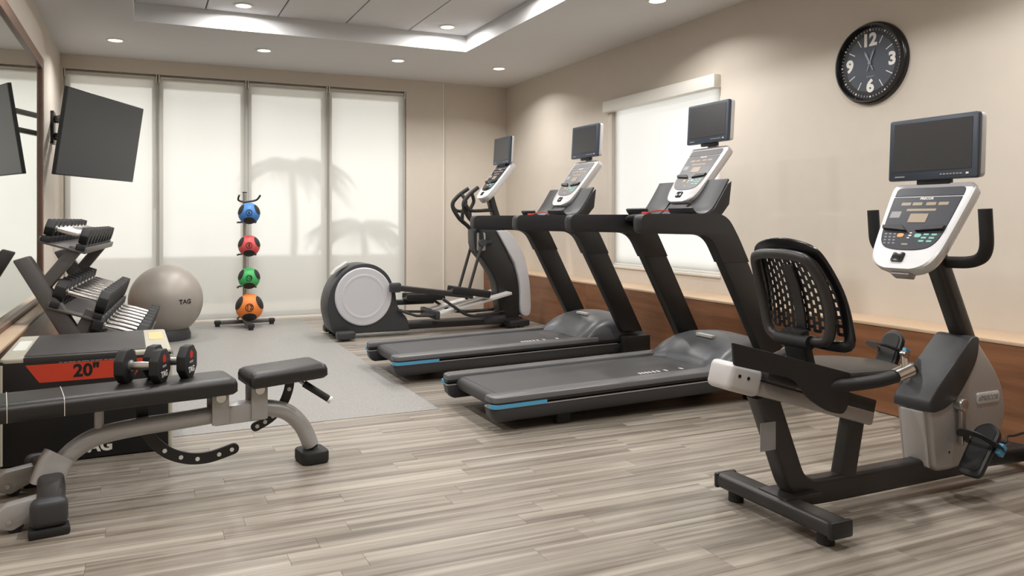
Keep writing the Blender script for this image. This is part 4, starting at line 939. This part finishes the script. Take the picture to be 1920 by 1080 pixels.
# ================================================================ adjustable bench
def bench():
    t = thing('weight_bench', 'adjustable black vinyl weight bench with curved silver frame', 'bench', (-0.40, 3.66, 0), math.radians(8.5))
    # local x along the bench (towards the seat), origin at the rear cross foot
    MB().sweep(spline([(0.02, -0.34, 0.09), (0.035, -0.2, 0.11), (0.04, 0, 0.115), (0.035, 0.2, 0.11), (0.02, 0.34, 0.09)], 6), rect(0.10, 0.085, 0.03)).build('rear_foot_bar', 'charcoal_metal', t)
    for s in (-1, 1):
        MB().box(-0.045, 0.085, s * 0.33 - 0.035, s * 0.33 + 0.035, 0.028, 0.142, bev=0.03, seg=3).build('foot_cap', 'dark_plastic', t)
        MB().box(-0.05, 0.09, s * 0.33 - 0.04, s * 0.33 + 0.04, 0.0, 0.032, bev=0.008).build('foot_pad', 'black_rubber', t)
        br_ = MB().prism(round_poly([(-0.155, 0.03), (-0.155, 0.085), (-0.12, 0.11), (0.0, 0.125), (0.0, 0.06), (-0.10, 0.012)], 0.012), 'xz', s * 0.23 - 0.03, s * 0.23 + 0.03, bev=0.005).build('wheel_bracket', 'bench_silver', t)
        MB().cyl((-0.11, s * 0.23 - 0.034, 0.048), (-0.11, s * 0.23 + 0.034, 0.048), 0.009).build('axle_bolt', 'chrome', br_)
        MB().cyl((-0.09, s * 0.23 - 0.02, 0.03), (-0.09, s * 0.23 + 0.02, 0.03), 0.03).build('transport_wheel', 'black_rubber', t)
    MB().sweep(spline([(0.025, -0.03, 0.10), (0.05, -0.02, 0.17), (0.075, -0.01, 0.21)], 4), rect(0.125, 0.10, 0.03), up=(0, 1, 0)).build('frame_socket', 'bench_silver', t)
    sp = [(0.04, -0.02, 0.11), (0.075, 0, 0.165), (0.135, 0, 0.225), (0.22, 0, 0.265), (0.36, 0, 0.282), (0.58, 0, 0.288), (0.86, 0, 0.298), (0.97, 0, 0.29), (1.06, 0, 0.255), (1.13, 0, 0.18), (1.175, 0, 0.08)]
    MB().tube(spline(sp, 7), 0.040, 16, up=(0, 1, 0)).build('main_tube', 'bench_silver', t)
    MB().box(1.135, 1.225, -0.075, 0.075, 0.0, 0.05, bev=0.018).prism(round_poly([(1.11, -0.08), (1.25, -0.08), (1.25, 0.08), (1.11, 0.08)], 0.04), 'xy', 0.0, 0.062, bev=0.012).build('front_foot', 'black_rubber', t)
    MB().sweep([(1.172, 0, 0.14), (1.21, 0.05, 0.06)], rect(0.02, 0.05, 0.004), up=(0, 1, 0)).build('foot_gusset', 'charcoal_metal', t)
    # hinge brackets and link sleeve
    MB().box(0.70, 0.94, -0.046, 0.046, 0.248, 0.335, bev=0.006).build('hinge_sleeve', 'bench_silver', t)
    for x, zt in ((0.725, 0.408), (0.905, 0.425)):
        for s in (-1, 1):
            b_ = MB().prism(round_poly([(x - 0.038, 0.255), (x + 0.038, 0.255), (x + 0.038, zt), (x - 0.038, zt)], [0.004, 0.004, 0.02, 0.02]), 'xz', s * 0.042, s * 0.056, bev=0.002).build('hinge_bracket', 'bench_silver', t)
            MB().cyl((x, s * 0.054, zt - 0.028), (x, s * 0.064, zt - 0.028), 0.022, n=18).cyl((x, s * 0.06, zt - 0.028), (x, s * 0.066, zt - 0.028), 0.012, n=12).build('hinge_bolt', 'chrome', b_)
    MB().cyl((0.225, 0, 0.27), (0.225, 0, 0.375), 0.019).build('rest_post', 'bench_silver', t)
    MB().cyl((0.225, 0, 0.38), (0.225, 0, 0.395), 0.024, n=14).build('rest_bumper', 'black_rubber', t)
    MB().box(0.40, 0.62, -0.03, 0.03, 0.388, 0.405, bev=0.004).build('latch_plate', 'brushed', t)
    # pads
    def pad(x0, x1, z0, z1, w0, w1, name, tilt):
        R = Matrix.Translation((x0, 0, z0)) @ Matrix.Rotation(-tilt, 4, 'Y'); L = x1 - x0; T = z1 - z0
        o = round_poly([(0, -w0), (L, -w1), (L, w1), (0, w0)], 0.03, 4)
        def ring(i, z): return [R @ V(L / 2 + (x - L / 2) * (1 - i / (L / 2)), y * (1 - i / w1), z) for x, y in o]
        return MB().loft([ring(0.012, 0.0), ring(0.0, 0.012), ring(0.0, T - 0.03), ring(0.006, T - 0.012), ring(0.022, T - 0.002), ring(0.04, T)]).build(name, 'vinyl', t, angle=50), R, T
    bp, R, T = pad(-0.25, 0.79, 0.395, 0.472, 0.145, 0.125, 'back_pad', 0.006)
    for x in (0.135, 0.335):
        w_ = 0.145 - 0.02 * x / 1.04 + 0.0005
        MB().sweep([R @ V(x, y, z) for y, z in ((-w_, 0.004), (-w_, T - 0.028), (-w_ + 0.008, T - 0.010), (-w_ + 0.03, T), (0, T + 0.0008), (w_ - 0.03, T), (w_ - 0.008, T - 0.010), (w_, T - 0.028))], rect(0.004, 0.003), up=(1, 0, 0)).build('stitched_seam', 'stitch', bp)
    pad(0.845, 1.225, 0.412, 0.485, 0.125, 0.125, 'seat_pad', 0.05)
    MB().box(-0.1, 0.72, -0.05, 0.05, 0.382, 0.40, bev=0.004).build('back_pad_plate', 'black_plastic', t)
    # perforated adjustment arcs
    def arc(pts, name, holes, w_=0.026):
        P = spline([V(*p) for p in pts], 8)
        a_ = MB().sweep(P, rect(0.010, w_ * 2, 0.004), up=(0, 1, 0)) if False else MB()
        lo, hi = [], []
        for i, p in enumerate(P):
            d = (P[min(i + 1, len(P) - 1)] - P[max(i - 1, 0)]).normalized(); n = V(-d.z, 0, d.x); lo.append((p.x - n.x * w_, p.z - n.z * w_)); hi.append((p.x + n.x * w_, p.z + n.z * w_))
        end = P[-1]; d = (P[-1] - P[-2]).normalized(); n = V(-d.z, 0, d.x)
        tip = [(end.x + d.x * w_ * math.sin(q) - n.x * w_ * math.cos(q), end.z + d.z * w_ * math.sin(q) - n.z * w_ * math.cos(q)) for q in [PI * k / 8 for k in range(1, 8)]]
        ar = a_.prism(lo + tip + hi[::-1], 'xz', P[0].y - 0.008, P[0].y + 0.008, bev=0.002, seg=1).build(name, 'black_plastic', t)
        m_ = len(P)
        for f in holes:
            p = P[min(m_ - 1, int(f * (m_ - 1)))]
            MB().cyl((p.x, p.y - 0.0095, p.z), (p.x, p.y + 0.0095, p.z), 0.010, n=14).build('pin_hole', 'print_white', ar)
    arc([(0.40, 0.055, 0.38), (0.425, 0.055, 0.24), (0.50, 0.055, 0.145), (0.595, 0.055, 0.095), (0.695, 0.055, 0.083), (0.81, 0.055, 0.105)], 'back_arc', (0.42, 0.56, 0.70, 0.88, 0.985))
    arc([(1.085, 0.052, 0.455), (1.082, 0.052, 0.37), (1.05, 0.052, 0.29), (0.99, 0.052, 0.23), (0.915, 0.052, 0.195)], 'seat_arc', (0.30, 0.72, 0.86, 0.985), 0.022)
    MB().cyl((1.09, -0.02, 0.425), (1.14, -0.05, 0.385), 0.009, n=10).build('pop_pin', 'brushed', t)
    kn = MB().cyl((1.125, -0.04, 0.398), (1.235, -0.085, 0.318), 0.017, n=14, bev=0.003).build('seat_handle', 'black_rubber', t)
    MB().cyl((1.235, -0.085, 0.318), (1.247, -0.09, 0.309), 0.018, n=14, bev=0.003).build('handle_tip', 'print_white', kn)
    return t
bench()

# two dumbbells lying on the bench
hs, hd, zc = dumbbell_mesh(0.079, 0.042, 0.11, 8, 0.0175, 0.005)
db = thing('dumbbell', 'dark dumbbell on the bench nearer the camera', 'dumbbell', (-0.005, 3.73, 0.4765), math.radians(-23), 'dumbbells lying on the bench')
for i, m_ in enumerate(hs): m_.build('weight_head', 'black_rubber', db)
hd.build('handle', 'brushed', db)
xo = 0.11 / 2 + 0.042
lettering('brand_letters', 'TAG', 0.036, 'print_white', db, frame((xo + 0.0005, 0, zc - 0.037), (0, 1, 0), (0, 0, 1), (1, 0, 0)), 0.001, 0.0006)
MB().box(xo - 0.001, xo + 0.0012, -0.02, 0.02, zc - 0.006, zc + 0.004).build('weight_print', 'print_grey', db)
MB().prism(round_poly([(-0.016, zc + 0.016), (0.016, zc + 0.016), (0.018, zc + 0.04), (0.0, zc + 0.052), (-0.018, zc + 0.04)], 0.006), 'yz', xo - 0.001, xo + 0.0012).build('red_emblem', 'print_red', db)
d2 = copy_tree(db); d2['label'] = 'dark dumbbell on the bench, half hidden behind the other'; d2.location = (0.112, 3.80, 0.4765); d2.rotation_euler = (0, 0, math.radians(-24))

# ================================================================ wall clock
def clock():
    t = thing('wall_clock', 'round black wall clock with white numerals on the right wall', 'clock', (XR, 3.71, 2.262))
    # local: x into the wall; right on the dial is -y
    Mc = frame((0, 0, 0), (0, -1, 0), (0, 0, 1), (-1, 0, 0))
    R0 = 0.278
    MB().lathe([(0.05, 0.0), (R0, 0.0), (R0, 0.02), (R0 - 0.006, 0.03), (R0 - 0.014, 0.034), (R0 - 0.015, 0.046), (R0 - 0.021, 0.056), (R0 - 0.029, 0.056), (R0 - 0.034, 0.036), (R0 - 0.038, 0.022), (0.05, 0.018)], M=Mc, n=72).build('rim', 'black_gloss', t)
    face = MB().lathe([(0.001, 0.014), (R0 - 0.036, 0.014), (R0 - 0.036, 0.021), (0.001, 0.021)], M=Mc, n=72).build('dial', 'clock_face', t)
    rt = R0 - 0.052
    for k in range(60):
        a = 2 * PI * k / 60; big = k % 5 == 0
        p = V(math.sin(a), math.cos(a), 0) * rt
        Mk = Mc @ Matrix.Translation((p.x, p.y, 0)) @ Matrix.Rotation(-a, 4, 'Z')
        if big: MB().cyl(Mk @ V(0, 0, 0.0205), Mk @ V(0, 0, 0.0225), 0.0065, n=10).build('hour_dot', 'print_white', face)
        else: MB().box(-0.0013, 0.0013, -0.007, 0.007, 0.0205, 0.0218, M=Mk).build('minute_tick', 'print_white', face)
    for h in (1, 2, 4, 5, 7, 8, 10, 11):
        a = 2 * PI * h / 12; Mk = Mc @ Matrix.Rotation(-a, 4, 'Z')
        MB().box(-0.0028, 0.0028, rt * 0.62, rt * 0.86, 0.0205, 0.0222, M=Mk).build('hour_bar', 'print_white', face)
    for txt, x, y in (('12', -0.006, 0.155), ('3', 0.168, 0.0), ('6', 0.0, -0.157), ('9', -0.162, 0.0)):
        lettering('numeral', txt, 0.116, 'print_white', face, Mc @ Matrix.Translation((x, y, 0.0215)), 0.0052, 0.001)
    for ang, ln, wd, nm in ((-26, 0.098, 0.009, 'hour_hand'), (21, 0.105, 0.006, 'minute_hand')):
        Mk = Mc @ Matrix.Rotation(-math.radians(ang), 4, 'Z')
        MB().prism([(-wd * 0.4, -0.055), (wd * 0.4, -0.055), (wd * 0.5, 0), (wd, ln * 0.7), (0, ln), (-wd, ln * 0.7), (-wd * 0.5, 0)], 'xy', 0.024 if ang < 0 else 0.027, 0.026 if ang < 0 else 0.029, M=Mk).build(nm, 'hand_grey', t)
    MB().lathe([(0.001, 0.021), (0.011, 0.021), (0.011, 0.031), (0.001, 0.032)], M=Mc, n=18).build('hub', 'hand_grey', t)
    MB().box(-0.03, 0.03, -0.0905, -0.0865, 0.0205, 0.0215, M=Mc).build('dial_print', 'hand_grey', face)
clock()
